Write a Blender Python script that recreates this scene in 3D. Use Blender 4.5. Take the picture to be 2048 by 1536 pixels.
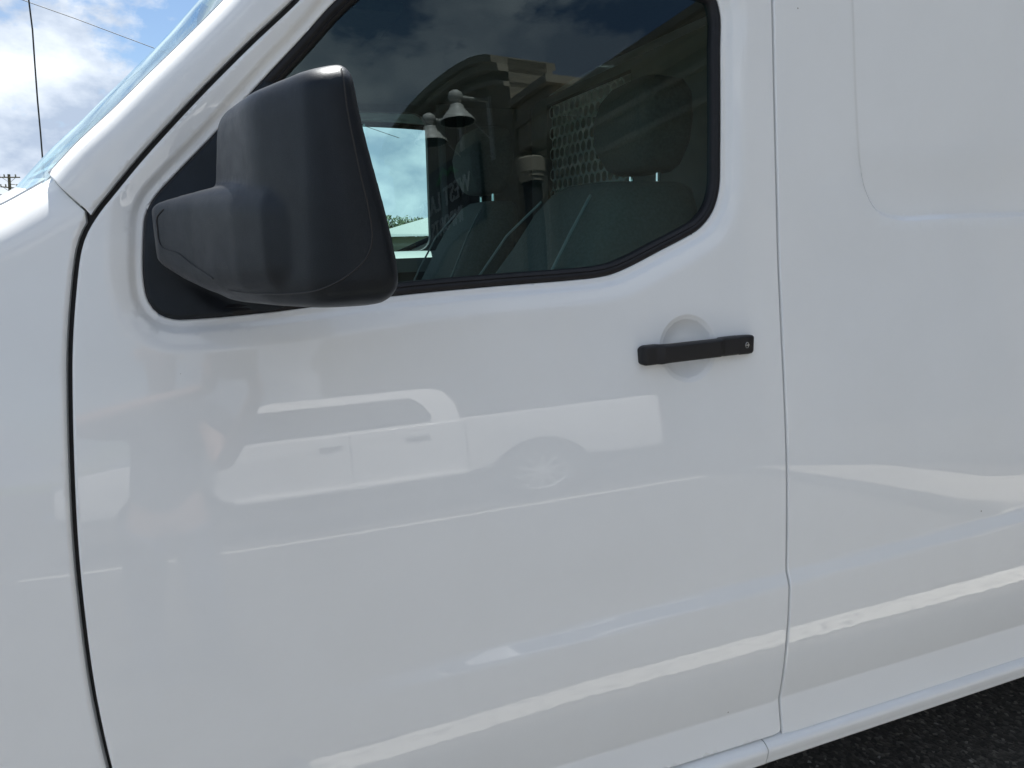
import bpy, bmesh, math, random
import numpy as np
from mathutils import Vector, Matrix
from mathutils.geometry import delaunay_2d_cdt
R = math.radians
random.seed(7)
for o in list(bpy.data.objects): bpy.data.objects.remove(o)
scene = bpy.context.scene
COL = scene.collection

# ------------------------------------------------------------------ camera
CAM_H = 1.53; CAM_D = 1.16
yaw, pitch, roll = R(20.75), R(11.4), R(1.5)
fw = Vector((math.sin(yaw)*math.cos(pitch), math.cos(yaw)*math.cos(pitch), -math.sin(pitch)))
rt = Vector((math.cos(yaw), -math.sin(yaw), 0)); up = rt.cross(fw)
r2 = math.cos(roll)*rt - math.sin(roll)*up; u2 = math.sin(roll)*rt + math.cos(roll)*up
cd = bpy.data.cameras.new('camera'); cam = bpy.data.objects.new('camera', cd); COL.objects.link(cam)
m = Matrix((r2, u2, -fw)).transposed().to_4x4(); m.translation = Vector((0, -CAM_D, CAM_H))
cam.matrix_world = m
cd.sensor_width = 36; cd.lens = 1470/2048*36; cd.clip_start = 0.02; cd.clip_end = 3000
scene.camera = cam

# ------------------------------------------------------------------ sun + sky
SUN_EL = R(68); SUN_AZ = R(12)          # measured from +Y towards +X
sd = Vector((math.sin(SUN_AZ)*math.cos(SUN_EL), math.cos(SUN_AZ)*math.cos(SUN_EL), math.sin(SUN_EL)))
sl = bpy.data.lights.new('sun', 'SUN'); sl.energy = 5.0; sl.angle = R(0.55); sl.color = (1, 0.965, 0.91)
so = bpy.data.objects.new('sun', sl); COL.objects.link(so); so.rotation_euler = sd.to_track_quat('Z', 'Y').to_euler()

w = bpy.data.worlds.new('World'); scene.world = w; w.use_nodes = True
N = w.node_tree.nodes; L = w.node_tree.links; N.clear()
def wn(t, **k):
    n = N.new(t)
    for a, b in k.items(): setattr(n, a, b)
    return n
sky = wn('ShaderNodeTexSky', sky_type='NISHITA'); sky.sun_disc = False
sky.sun_elevation = SUN_EL; sky.sun_rotation = SUN_AZ; sky.air_density = 1.0; sky.dust_density = 0.25; sky.ozone_density = 2.6
tc = wn('ShaderNodeTexCoord'); sep = wn('ShaderNodeSeparateXYZ'); L.new(tc.outputs['Generated'], sep.inputs[0])
cmb = wn('ShaderNodeMapping'); L.new(tc.outputs['Generated'], cmb.inputs[0]); cmb.inputs['Scale'].default_value = (1, 1, 1.7); cmb.inputs['Location'].default_value = (0.1319, 1.8401, 2.7630)
nz = wn('ShaderNodeTexNoise'); nz.inputs['Scale'].default_value = 3.2; nz.inputs['Detail'].default_value = 9; nz.inputs['Roughness'].default_value = 0.61; nz.inputs['Distortion'].default_value = 0.1
L.new(cmb.outputs[0], nz.inputs['Vector'])
cr = wn('ShaderNodeValToRGB'); cr.color_ramp.elements[0].position = 0.455; cr.color_ramp.elements[1].position = 0.515
cr.color_ramp.elements[0].color = (0, 0, 0, 1); cr.color_ramp.elements[1].color = (1, 1, 1, 1)
hz = wn('ShaderNodeMapRange'); L.new(sep.outputs[2], hz.inputs[0]); hz.inputs[1].default_value = 0.02; hz.inputs[2].default_value = 0.30; hz.inputs[3].default_value = 0.06; hz.inputs[4].default_value = 0.0
ha = wn('ShaderNodeMath', operation='ADD'); L.new(nz.outputs[0], ha.inputs[0]); L.new(hz.outputs[0], ha.inputs[1])   # clouds bank up towards the horizon all round
L.new(ha.outputs[0], cr.inputs[0])
nz2 = wn('ShaderNodeTexNoise'); nz2.inputs['Scale'].default_value = 7.5; nz2.inputs['Detail'].default_value = 7; nz2.inputs['Roughness'].default_value = 0.55
L.new(cmb.outputs[0], nz2.inputs['Vector'])
cc = wn('ShaderNodeValToRGB'); cc.color_ramp.elements[0].position = 0.38; cc.color_ramp.elements[1].position = 0.62
cc.color_ramp.elements[0].color = (0.40, 0.48, 0.61, 1); cc.color_ramp.elements[1].color = (0.87, 0.93, 1, 1)
L.new(nz2.outputs[0], cc.inputs[0])
SKY_STR, CLOUD = 0.052, 9.5
cs = wn('ShaderNodeVectorMath', operation='SCALE'); cs.inputs['Scale'].default_value = CLOUD; L.new(cc.outputs[0], cs.inputs[0])
mx = wn('ShaderNodeMix', data_type='RGBA'); L.new(cr.outputs[0], mx.inputs[0]); L.new(sky.outputs[0], mx.inputs[6]); L.new(cs.outputs[0], mx.inputs[7])
bg = wn('ShaderNodeBackground'); bg.inputs[1].default_value = SKY_STR; L.new(mx.outputs[2], bg.inputs[0])
wo = wn('ShaderNodeOutputWorld'); L.new(bg.outputs[0], wo.inputs[0])
vs = scene.view_settings; vs.view_transform = 'Standard'; vs.look = 'None'; vs.gamma = 1; vs.use_curve_mapping = False
vs.exposure = 1.38
scene.render.engine = 'CYCLES'
scene.cycles.max_bounces = 10; scene.cycles.transparent_max_bounces = 12; scene.cycles.glossy_bounces = 5

# ------------------------------------------------------------------ materials
MAT = {}
def mat(name, col, rough=0.5, metal=0.0, spec=0.5, noise=None, bump=None, emit=None, coat=0.0):
    """noise=(scale, amount) mottles the colour; bump=(scale, strength, distance)"""
    if name in MAT: return MAT[name]
    mt = bpy.data.materials.new(name); mt.use_nodes = True; nt = mt.node_tree
    b = nt.nodes['Principled BSDF']
    b.inputs['Base Color'].default_value = (*col, 1); b.inputs['Roughness'].default_value = rough
    b.inputs['Metallic'].default_value = metal; b.inputs['Specular IOR Level'].default_value = spec
    b.inputs['Coat Weight'].default_value = coat; b.inputs['Coat Roughness'].default_value = 0.03
    tcn = nt.nodes.new('ShaderNodeTexCoord')
    if noise:
        n = nt.nodes.new('ShaderNodeTexNoise'); n.inputs['Scale'].default_value = noise[0]; n.inputs['Detail'].default_value = 6
        nt.links.new(tcn.outputs['Object'], n.inputs['Vector'])
        r = nt.nodes.new('ShaderNodeValToRGB'); a = noise[1]
        r.color_ramp.elements[0].position = 0.3; r.color_ramp.elements[1].position = 0.7
        r.color_ramp.elements[0].color = (*[c*(1-a) for c in col], 1); r.color_ramp.elements[1].color = (*[min(1, c*(1+a)) for c in col], 1)
        nt.links.new(n.outputs[0], r.inputs[0]); nt.links.new(r.outputs[0], b.inputs['Base Color'])
    if bump:
        n = nt.nodes.new('ShaderNodeTexNoise'); n.inputs['Scale'].default_value = bump[0]; n.inputs['Detail'].default_value = 3
        nt.links.new(tcn.outputs['Object'], n.inputs['Vector'])
        bp = nt.nodes.new('ShaderNodeBump'); bp.inputs['Strength'].default_value = bump[1]; bp.inputs['Distance'].default_value = bump[2]
        nt.links.new(n.outputs[0], bp.inputs['Height']); nt.links.new(bp.outputs[0], b.inputs['Normal'])
    MAT[name] = mt; return mt
def glass(name, tint, refl0=0.08):
    if name in MAT: return MAT[name]
    mt = bpy.data.materials.new(name); mt.use_nodes = True; nt = mt.node_tree; nt.nodes.clear()
    lw = nt.nodes.new('ShaderNodeLayerWeight'); lw.inputs[0].default_value = 0.5
    p = nt.nodes.new('ShaderNodeMath'); p.operation = 'POWER'; p.inputs[1].default_value = 5; nt.links.new(lw.outputs['Facing'], p.inputs[0])
    ma = nt.nodes.new('ShaderNodeMath'); ma.operation = 'MULTIPLY_ADD'; ma.inputs[1].default_value = 1-refl0; ma.inputs[2].default_value = refl0; nt.links.new(p.outputs[0], ma.inputs[0])
    t = nt.nodes.new('ShaderNodeBsdfTransparent'); t.inputs[0].default_value = (*tint, 1)
    g = nt.nodes.new('ShaderNodeBsdfGlossy'); g.inputs['Roughness'].default_value = 0.0; g.inputs[0].default_value = (.78, .94, 1, 1)  # reflection tinted blue, standing in for a bluer sky
    mxs = nt.nodes.new('ShaderNodeMixShader'); nt.links.new(ma.outputs[0], mxs.inputs[0]); nt.links.new(t.outputs[0], mxs.inputs[1]); nt.links.new(g.outputs[0], mxs.inputs[2])
    o = nt.nodes.new('ShaderNodeOutputMaterial'); nt.links.new(mxs.outputs[0], o.inputs[0])
    MAT[name] = mt; return mt

def van_paint():
    mt = mat('white_paint', (0.79, 0.80, 0.805), rough=0.015, spec=0.5, bump=(170, 0.013, 0.0004)); nt = mt.node_tree; b = nt.nodes['Principled BSDF']
    tcn = nt.nodes.new('ShaderNodeTexCoord')
    def mth(op, a, v):
        n_ = nt.nodes.new('ShaderNodeMath'); n_.operation = op; nt.links.new(a, n_.inputs[0]); n_.inputs[1].default_value = v; return n_.outputs[0]
    vo = nt.nodes.new('ShaderNodeTexVoronoi'); vo.inputs['Scale'].default_value = 26; nt.links.new(tcn.outputs['Object'], vo.inputs['Vector'])
    sx = nt.nodes.new('ShaderNodeSeparateColor'); nt.links.new(vo.outputs['Color'], sx.inputs[0])
    size = mth('MULTIPLY', sx.outputs[1], .055); lt = nt.nodes.new('ShaderNodeMath'); lt.operation = 'LESS_THAN'; nt.links.new(vo.outputs['Distance'], lt.inputs[0]); nt.links.new(size, lt.inputs[1])
    sel = mth('GREATER_THAN', sx.outputs[0], .965); sp_ = nt.nodes.new('ShaderNodeMath'); sp_.operation = 'MULTIPLY'; nt.links.new(lt.outputs[0], sp_.inputs[0]); nt.links.new(sel, sp_.inputs[1])
    n1 = nt.nodes.new('ShaderNodeTexNoise'); n1.inputs['Scale'].default_value = 5; n1.inputs['Detail'].default_value = 9; n1.inputs['Roughness'].default_value = .7; nt.links.new(tcn.outputs['Object'], n1.inputs['Vector'])
    r1 = nt.nodes.new('ShaderNodeValToRGB'); r1.color_ramp.elements[0].position = .35; r1.color_ramp.elements[1].position = .62
    r1.color_ramp.elements[0].color = (.795,.808,.808,1); r1.color_ramp.elements[1].color = (.81,.825,.828,1); nt.links.new(n1.outputs[0], r1.inputs[0])
    m1 = nt.nodes.new('ShaderNodeMix'); m1.data_type = 'RGBA'; nt.links.new(sp_.outputs[0], m1.inputs[0]); nt.links.new(r1.outputs[0], m1.inputs[6]); m1.inputs[7].default_value = (.33,.31,.28,1)
    nt.links.new(m1.outputs[2], b.inputs['Base Color'])
    r3 = nt.nodes.new('ShaderNodeMapRange'); nt.links.new(n1.outputs[0], r3.inputs[0]); r3.inputs[1].default_value = .3; r3.inputs[2].default_value = .7; r3.inputs[3].default_value = .012; r3.inputs[4].default_value = .004
    nt.links.new(r3.outputs[0], b.inputs['Roughness']); return mt
PAINT = van_paint()
JAMB = mat('jamb_black', (0.012, 0.012, 0.013), rough=0.6)
RUBBER = mat('rubber_seal', (0.007, 0.007, 0.009), rough=0.46, spec=.3, noise=(60, 0.25), bump=(300, 0.1, 0.001))
PLASTIC = mat('grained_black_plastic', (0.0050, 0.0058, 0.0088), rough=0.40, spec=0.34, noise=(26, 0.28), bump=(900, 0.25, 0.0012))
_n = PLASTIC.node_tree.nodes.new('ShaderNodeTexNoise'); _n.inputs['Scale'].default_value = 38; _n.inputs['Detail'].default_value = 8; _n.inputs['Roughness'].default_value = .7
_c = PLASTIC.node_tree.nodes.new('ShaderNodeTexCoord'); PLASTIC.node_tree.links.new(_c.outputs['Object'], _n.inputs['Vector'])
_r = PLASTIC.node_tree.nodes.new('ShaderNodeMapRange'); _r.inputs[1].default_value = .35; _r.inputs[2].default_value = .65; _r.inputs[3].default_value = .37; _r.inputs[4].default_value = .45
PLASTIC.node_tree.links.new(_n.outputs[0], _r.inputs[0]); PLASTIC.node_tree.links.new(_r.outputs[0], PLASTIC.node_tree.nodes['Principled BSDF'].inputs['Roughness'])
PLASTIC.node_tree.nodes['Principled BSDF'].inputs['Specular Tint'].default_value = (.80, .92, 1, 1)
HANDLE = mat('handle_black', (0.014, 0.014, 0.016), rough=0.5, spec=0.35, bump=(1200, 0.15, 0.001))
GLASS = glass('tinted_side_glass', (0.52, 0.76, 0.74), 0.052)
FGLASS = glass('far_side_glass', (0.95, 1.0, 0.985), 0.06)
WGLASS = glass('windshield_glass', (0.90, 0.95, 0.94), 0.085)
CLOTH = mat('grey_seat_cloth', (0.085, 0.092, 0.09), rough=0.9, noise=(140, 0.2), bump=(700, 0.3, 0.001))
TRIM = mat('dark_interior_trim', (0.05, 0.052, 0.055), rough=0.6, noise=(40, 0.15))
LINER = mat('headliner_grey', (0.055, 0.06, 0.064), rough=0.95, noise=(90, 0.08))
CHROME = mat('chrome', (0.75, 0.75, 0.75), rough=0.12, metal=1)
LTRIM = mat('partition_grey', (0.40, 0.44, 0.43), rough=0.5, noise=(20, 0.08))

# ------------------------------------------------------------------ object helpers
def obj(name, verts, faces, material, parent=None, normals=None, smooth=True, flat=False):
    me = bpy.data.meshes.new(name); me.from_pydata([tuple(v) for v in verts], [], [tuple(f) for f in faces]); me.update()
    o = bpy.data.objects.new(name, me); COL.objects.link(o)
    if material: me.materials.append(material)
    if not flat: me.polygons.foreach_set('use_smooth', [smooth]*len(me.polygons))
    if normals is not None: me.normals_split_custom_set_from_vertices([tuple(n) for n in normals])
    if parent: o.parent = parent
    return o
def empty(name, label, cat, loc=(0, 0, 0), group=None):
    o = bpy.data.objects.new(name, None); COL.objects.link(o); o.location = loc; o.empty_display_size = 0.2
    o['label'] = label; o['category'] = cat
    if group: o['group'] = group
    return o
def tag(o, label, cat, group=None):
    o['label'] = label; o['category'] = cat
    if group: o['group'] = group
    return o
def struct(o): o['kind'] = 'structure'; return o
def ploc(o, parent):     # parent while keeping world-space vertex coordinates
    o.parent = parent; o.matrix_parent_inverse = Matrix.Translation(-parent.location); return o

class MB:
    def __init__(s): s.v = []; s.f = []
    def box(s, a, b):
        i = len(s.v); (x0, y0, z0), (x1, y1, z1) = a, b
        s.v += [(x0,y0,z0),(x1,y0,z0),(x1,y1,z0),(x0,y1,z0),(x0,y0,z1),(x1,y0,z1),(x1,y1,z1),(x0,y1,z1)]
        s.f += [(i,i+3,i+2,i+1),(i+4,i+5,i+6,i+7),(i,i+1,i+5,i+4),(i+1,i+2,i+6,i+5),(i+2,i+3,i+7,i+6),(i+3,i,i+4,i+7)]
        return s
    def loft(s, loops, cap=True, close=True):
        i = len(s.v); n = len(loops[0])
        for l in loops: s.v += [tuple(p) for p in l]
        for k in range(len(loops)-1):
            for j in range(n if close else n-1):
                a, b = i+k*n+j, i+k*n+(j+1) % n
                s.f.append((a, b, b+n, a+n))
        if cap:
            s.f.append(tuple(i+j for j in range(n-1, -1, -1))); s.f.append(tuple(i+(len(loops)-1)*n+j for j in range(n)))
        return s
    def tube(s, pts, r, n=8, cap=True):
        pts = [Vector(p) for p in pts]; loops = []
        rr = r if isinstance(r, (list, tuple)) else [r]*len(pts)
        prev = None
        for k, p in enumerate(pts):
            d = (pts[min(k+1, len(pts)-1)]-pts[max(k-1, 0)]).normalized()
            a = prev if prev is not None else (Vector((0, 0, 1)) if abs(d.z) < 0.9 else Vector((1, 0, 0)))
            a = (a-d*a.dot(d)).normalized(); b = d.cross(a); prev = a
            loops.append([p+(a*math.cos(2*math.pi*j/n)+b*math.sin(2*math.pi*j/n))*rr[k] for j in range(n)])
        return s.loft(loops, cap)
    def extrude(s, poly, axis, c0, c1):
        """poly in the two remaining axes, extruded along axis from c0 to c1"""
        def P(p, c): return {'x': (c, p[0], p[1]), 'y': (p[0], c, p[1]), 'z': (p[0], p[1], c)}[axis]
        return s.loft([[P(p, c0) for p in poly], [P(p, c1) for p in poly]])
    def build(s, name, material, parent=None, smooth=False, bevel=0, seg=2, auto=None):
        o = obj(name, s.v, s.f, material, None, smooth=smooth)
        bm = bmesh.new(); bm.from_mesh(o.data); bmesh.ops.recalc_face_normals(bm, faces=bm.faces)
        if bevel: bmesh.ops.bevel(bm, geom=[e for e in bm.edges if len(e.link_faces) == 2 and e.calc_face_angle(0) > 0.5], offset=bevel, segments=seg, affect='EDGES', profile=0.5, clamp_overlap=True)
        bm.to_mesh(o.data); bm.free()
        if bevel or smooth:
            o.data.polygons.foreach_set('use_smooth', [True]*len(o.data.polygons))
            o.data.set_sharp_from_angle(angle=R(auto if auto else 40))
        if parent: ploc(o, parent)
        return o
def rrect(cx, cy, hx, hy, r, n=6):
    out = []
    for (sx, sy, a0) in ((1, 1, 0), (-1, 1, 90), (-1, -1, 180), (1, -1, 270)):
        for k in range(n+1):
            a = R(a0+90*k/n); out.append((cx+sx*(hx-r)+r*math.cos(a), cy+sy*(hy-r)+r*math.sin(a)))
    return out
def catmull(pts, step=0.008, closed=False):
    P = [np.array(p, float) for p in pts]; n = len(P); out = []
    rng = n if closed else n-1
    for i in range(rng):
        p0 = P[(i-1) % n] if (closed or i > 0) else 2*P[0]-P[1]
        p1 = P[i]; p2 = P[(i+1) % n]
        p3 = P[(i+2) % n] if (closed or i+2 < n) else 2*P[-1]-P[-2]
        L_ = np.linalg.norm(p2-p1); k = max(1, int(L_/step))
        # centripetal
        t0 = 0; t1 = t0+max(1e-6, np.linalg.norm(p1-p0))**.5; t2 = t1+max(1e-6, L_)**.5; t3 = t2+max(1e-6, np.linalg.norm(p3-p2))**.5
        for j in range(k):
            t = t1+(t2-t1)*j/k
            a1 = (t1-t)/(t1-t0)*p0+(t-t0)/(t1-t0)*p1; a2 = (t2-t)/(t2-t1)*p1+(t-t1)/(t2-t1)*p2; a3 = (t3-t)/(t3-t2)*p2+(t-t2)/(t3-t2)*p3
            b1 = (t2-t)/(t2-t0)*a1+(t-t0)/(t2-t0)*a2; b2 = (t3-t)/(t3-t1)*a2+(t-t1)/(t3-t1)*a3
            out.append((t2-t)/(t2-t1)*b1+(t-t1)/(t2-t1)*b2)
    if not closed: out.append(P[-1])
    return np.array(out)
def dens(pts, step=0.01):
    out = []
    for a, b in zip(pts[:-1], pts[1:]):
        a = np.array(a, float); b = np.array(b, float); k = max(1, int(np.linalg.norm(b-a)/step))
        for j in range(k): out.append(a+(b-a)*j/k)
    out.append(np.array(pts[-1], float)); return np.array(out)
def inside(P, poly):
    P = np.asarray(P); x, z = P[:, 0], P[:, 1]; c = np.zeros(len(P), bool); n = len(poly); j = n-1
    for i in range(n):
        xi, zi = poly[i]; xj, zj = poly[j]
        if zi != zj:
            c ^= ((zi > z) != (zj > z)) & (x < (xj-xi)*(z-zi)/(zj-zi)+xi)
        j = i
    return c
def dist(P, line):
    """distance of every P to an open polyline"""
    P = np.asarray(P); best = np.full(len(P), 1e9)
    for a, b in zip(line[:-1], line[1:]):
        ab = b-a; t = np.clip(((P-a)@ab)/max(1e-12, ab@ab), 0, 1)
        d = P-(a+t[:, None]*ab); best = np.minimum(best, np.einsum('ij,ij->i', d, d))
    return np.sqrt(best)
def sm(t): t = np.clip(t, 0, 1); return t*t*(3-2*t)

# ------------------------------------------------------------------ the van's side surface  y = side(x, z)
_zk = np.array([.33,.53,.5438,.5452,.60,.66,.73,.80,.83,.87,.95,1.03,1.13,1.23,1.33,1.43,1.53,1.63,2.2])
_tk = np.array([10.,10.,10.,-9.5,-6.,-1.5,.8,2.0,2.3,2.6,3.5,4.9,6.8,8.3,8.6,7.5,5.6,5.2,5.2])
_zz = np.linspace(.33, 2.2, 4001); _tt = np.interp(_zz, _zk, _tk)
_kern = np.ones(3)/3; _tt = np.convolve(np.pad(_tt, 1, mode='edge'), _kern, 'valid')
_yy = np.concatenate([[0], np.cumsum(np.tan(np.radians((_tt[1:]+_tt[:-1])/2))*(_zz[1]-_zz[0]))]); _yy -= np.interp(1.293, _zz, _yy)
def side0(x, z):
    y = np.interp(z, _zz, _yy)+.05*np.maximum(0, .25-x)**2
    zl = .826+.030*(x-1.0)                                   # pressed ledge that fades out forwards
    A = .0100*sm((x-.02)/.5)
    uu = np.clip((zl+.017-z)/.034, 0, 1); uu = np.where(uu < .2, uu*uu/.32, np.where(uu > .8, 1-(1-uu)**2/.32, .125+(uu-.2)*1.25)); y = y - A*uu + .0085*sm((x-.02)/.5)*sm((zl-.03-z)/.2)*.45
    return y

WIN = catmull([(0.30,1.968),(0.2331,1.9244),(0.1908,1.8883),(0.1357,1.8304),(0.0804,1.7738),(0.0030,1.6917),(-0.0568,1.6324),(-0.0900,1.5973),(-0.1037,1.5728),(-0.1092,1.5447),(-0.1158,1.4810),(-0.1126,1.4487),(-0.1006,1.4300),(-0.0814,1.4209),(-0.0442,1.4194),(0.0552,1.4231),(0.2657,1.4386),(0.4305,1.4451),(0.5719,1.4488),(0.625,1.4515),(0.6550,1.4560),(0.690,1.4668),(0.7591,1.4945),(0.825,1.5215),(0.8510,1.5350),(0.8792,1.5632),(0.8965,1.6047),(0.9021,1.6784),(0.9076,1.8590),(0.9090,1.93),(0.895,1.962),(0.86,1.972)], .008, True)
WINC = np.vstack([WIN, WIN[:1]])
WDEP = .0165
HC = np.array([.7985, 1.3130])                               # handle dish
CARG = catmull([(1.205,2.06),(1.2125,1.9724),(1.2204,1.7813),(1.2302,1.6636),(1.2473,1.6038),(1.2770,1.5630),(1.3254,1.5460),(1.4852,1.5456),(1.7192,1.5465),(3.3,1.5465),(3.42,1.57),(3.46,1.63),(3.46,2.06)], .012)
CARGP = np.vstack([CARG, [[3.46, 2.3]], [[1.205, 2.3]]])
def win_recess(P):
    d = dist(P, WINC); ins = inside(P, WIN); d = np.where(ins, 0, d)
    return WDEP*(.58*(1-sm(d/.05))+.42*(1-sm((d-.008)/.013)))
def side_door(P):
    y = side0(P[:, 0], P[:, 1])+win_recess(P)
    r = np.hypot(P[:, 0]-HC[0], P[:, 1]-HC[1])
    t = np.clip(r/.062, 0, 1.2)
    dish = .019*np.where(t < .9, 1-(t/.9)**3*.82, np.where(t < 1.05, .18*(1-sm((t-.9)/.15)), 0))
    return y+dish
def side_cargo(P):
    y = side0(P[:, 0], P[:, 1]); d = dist(P, CARG); s = np.where(inside(P, CARGP), d, -d)
    return y+(.0035+.0055*sm((1.70-P[:, 1])/.12))*sm((s+.006)/.014)
def side_plain(P): return side0(P[:, 0], P[:, 1])

def panel(name, edges, fn, material, parent, holes=(), off=0.0, gx=.025, gz=.008, extra=None, flange=.022):
    """edges: list of (polyline, radius) that together close counter-clockwise or clockwise; the sheet follows fn and rolls in at its edges"""
    outline = np.vstack([e[0][:-1] for e in edges])
    loops = [outline]+[h for h in holes]
    rnd = [(np.asarray(l), r) for l, r in edges]+[(np.vstack([h, h[:1]]), .003) for h in holes]
    def H(P):
        y = fn(P)+off
        for l, r in rnd:
            if r <= 0: continue
            d = dist(P, l); q = np.clip(d, .03*r, r); y = y+np.where(d < r, r-np.sqrt(np.maximum(0, r*r-(r-q)**2)), 0)
        return y
    pts = []; E_ = []
    for l in loops:
        b = len(pts); pts += [tuple(p) for p in l]; E_ += [(b+i, b+(i+1) % len(l)) for i in range(len(l))]
    lo, hi = outline.min(0), outline.max(0)
    free = []
    for l, r in rnd:
        tg = np.gradient(l, axis=0); nn = np.stack([-tg[:, 1], tg[:, 0]], 1); nn /= np.linalg.norm(nn, axis=1)[:, None]+1e-9
        ds = [r*k for k in (.08, .25, .5, .8, 1.05)] if r > 0 else []
        if r > .02: ds = [r*k for k in (.02, .06, .12, .2, .3, .42, .55, .7, .85, 1.0)]
        for dd in ds:
            for sgn in (1, -1):
                q = l+nn*dd*sgn; ok = np.ones(len(q), bool)
                for l2, r2 in rnd: ok &= dist(q, l2) > dd*.8
                free.append(q[ok])
    X, Z = np.meshgrid(np.arange(lo[0]+gx/2, hi[0], gx), np.arange(lo[1]+gz/2, hi[1], gz)); g = np.stack([X.ravel(), Z.ravel()], 1)
    ok = np.ones(len(g), bool)
    for l, r in rnd: ok &= dist(g, l) > max(.004, min(r, .02)*1.2)
    free.append(g[ok])
    if extra is not None: free.append(extra)
    fr = np.vstack(free); ok = inside(fr, outline)
    for h in holes: ok &= ~inside(fr, h)
    fr = fr[ok]; nl = len(pts); pts += [tuple(p) for p in fr]
    vv, ee, ff, *_ = delaunay_2d_cdt([Vector(p) for p in pts], E_, [], 0, 1e-6)
    V = np.array([(v.x, v.y) for v in vv]); F = np.array([tuple(f) for f in ff if len(f) == 3])
    c = V[F].mean(1); ok = inside(c, outline)
    for h in holes: ok &= ~inside(c, h)
    F = F[ok]
    a = V[F]; ar = (a[:, 1, 0]-a[:, 0, 0])*(a[:, 2, 1]-a[:, 0, 1])-(a[:, 2, 0]-a[:, 0, 0])*(a[:, 1, 1]-a[:, 0, 1])
    F = F[np.abs(ar) > 1e-10]; ar = ar[np.abs(ar) > 1e-10]; F[ar < 0] = F[ar < 0][:, ::-1]
    y = H(V); e = 2e-4
    gxv = (H(V+[e, 0])-H(V-[e, 0]))/(2*e); gzv = (H(V+[0, e])-H(V-[0, e]))/(2*e)
    # one-sided near edges would flatten the roll: push samples slightly inwards is enough because of the clamp in H
    nrm = np.stack([gxv, -np.ones(len(V)), gzv], 1); nrm /= np.linalg.norm(nrm, axis=1)[:, None]
    verts = [(V[i, 0], y[i], V[i, 1]) for i in range(len(V))]; norms = [tuple(n) for n in nrm]; faces = [tuple(f) for f in F]
    for l in loops:                                            # folded flange
        yl = H(l); tg = np.roll(l, -1, 0)-np.roll(l, 1, 0); nn = np.stack([tg[:, 1], -tg[:, 0]], 1); nn /= np.linalg.norm(nn, axis=1)[:, None]+1e-9
        probe = l+nn*.003; ins = inside(probe, outline)
        for h in holes: ins &= ~inside(probe, h)
        flip = ins.mean() > .5
        if flip: nn = -nn
        b = len(verts); n = len(l)
        for k in range(n): verts.append((l[k, 0], yl[k], l[k, 1])); norms.append((nn[k, 0], 0, nn[k, 1]))
        for k in range(n): verts.append((l[k, 0], yl[k]+flange, l[k, 1])); norms.append((nn[k, 0], 0, nn[k, 1]))
        for k in range(n):
            q = (b+k, b+(k+1) % n, b+n+(k+1) % n, b+n+k); faces.append(q if flip else q[::-1])
    o = obj(name, verts, faces, material, None, norms); ploc(o, parent); return o

# ------------------------------------------------------------------ ground
YC = 0.985                                                    # van centre line
def ground_mat():
    mt = mat('asphalt', (0.055, 0.055, 0.056), rough=0.85); nt = mt.node_tree; b = nt.nodes['Principled BSDF']
    tcn = nt.nodes.new('ShaderNodeTexCoord')
    v = nt.nodes.new('ShaderNodeTexVoronoi'); v.inputs['Scale'].default_value = 95; nt.links.new(tcn.outputs['Object'], v.inputs['Vector'])
    r = nt.nodes.new('ShaderNodeValToRGB'); r.color_ramp.interpolation = 'LINEAR'
    r.color_ramp.elements[0].position = 0.0; r.color_ramp.elements[0].color = (0.021, 0.0202, 0.020, 1)
    r.color_ramp.elements[1].position = 1.0; r.color_ramp.elements[1].color = (0.42, 0.41, 0.39, 1)
    for p, c in ((.5, .052), (.80, .098), (.93, .20)):
        e = r.color_ramp.elements.new(p); e.color = (c*1.07, c, c*.88, 1)
    nt.links.new(v.outputs['Color'], r.inputs[0])
    n = nt.nodes.new('ShaderNodeTexNoise'); n.inputs['Scale'].default_value = 0.7; n.inputs['Detail'].default_value = 8; nt.links.new(tcn.outputs['Object'], n.inputs['Vector'])
    r2_ = nt.nodes.new('ShaderNodeValToRGB'); r2_.color_ramp.elements[0].position = .3; r2_.color_ramp.elements[1].position = .7
    r2_.color_ramp.elements[0].color = (.78, .78, .78, 1); r2_.color_ramp.elements[1].color = (1.2, 1.19, 1.16, 1); nt.links.new(n.outputs[0], r2_.inputs[0])
    mm = nt.nodes.new('ShaderNodeMix'); mm.data_type = 'RGBA'; mm.blend_type = 'MULTIPLY'; mm.inputs[0].default_value = 1
    nt.links.new(r.outputs[0], mm.inputs[6]); nt.links.new(r2_.outputs[0], mm.inputs[7]); nt.links.new(mm.outputs[2], b.inputs['Base Color'])
    bp = nt.nodes.new('ShaderNodeBump'); bp.inputs['Strength'].default_value = .6; bp.inputs['Distance'].default_value = .006
    nt.links.new(v.outputs['Distance'], bp.inputs['Height']); nt.links.new(bp.outputs[0], b.inputs['Normal'])
    return mt
ASPH = ground_mat()
struct(obj('asphalt_lot', [(-60,-70,0),(70,-70,0),(70,14,0),(-60,14,0)], [(0,1,2,3)], ASPH))
GRASS = mat('mown_grass', (0.10, 0.125, 0.045), rough=0.95, noise=(0.35, 0.35), bump=(6, 0.6, 0.05))
struct(obj('ground_terrain', [(-1500,-1500,-.06),(1500,-1500,-.06),(1500,1500,-.06),(-1500,1500,-.06)], [(0,1,2,3)], GRASS))
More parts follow.
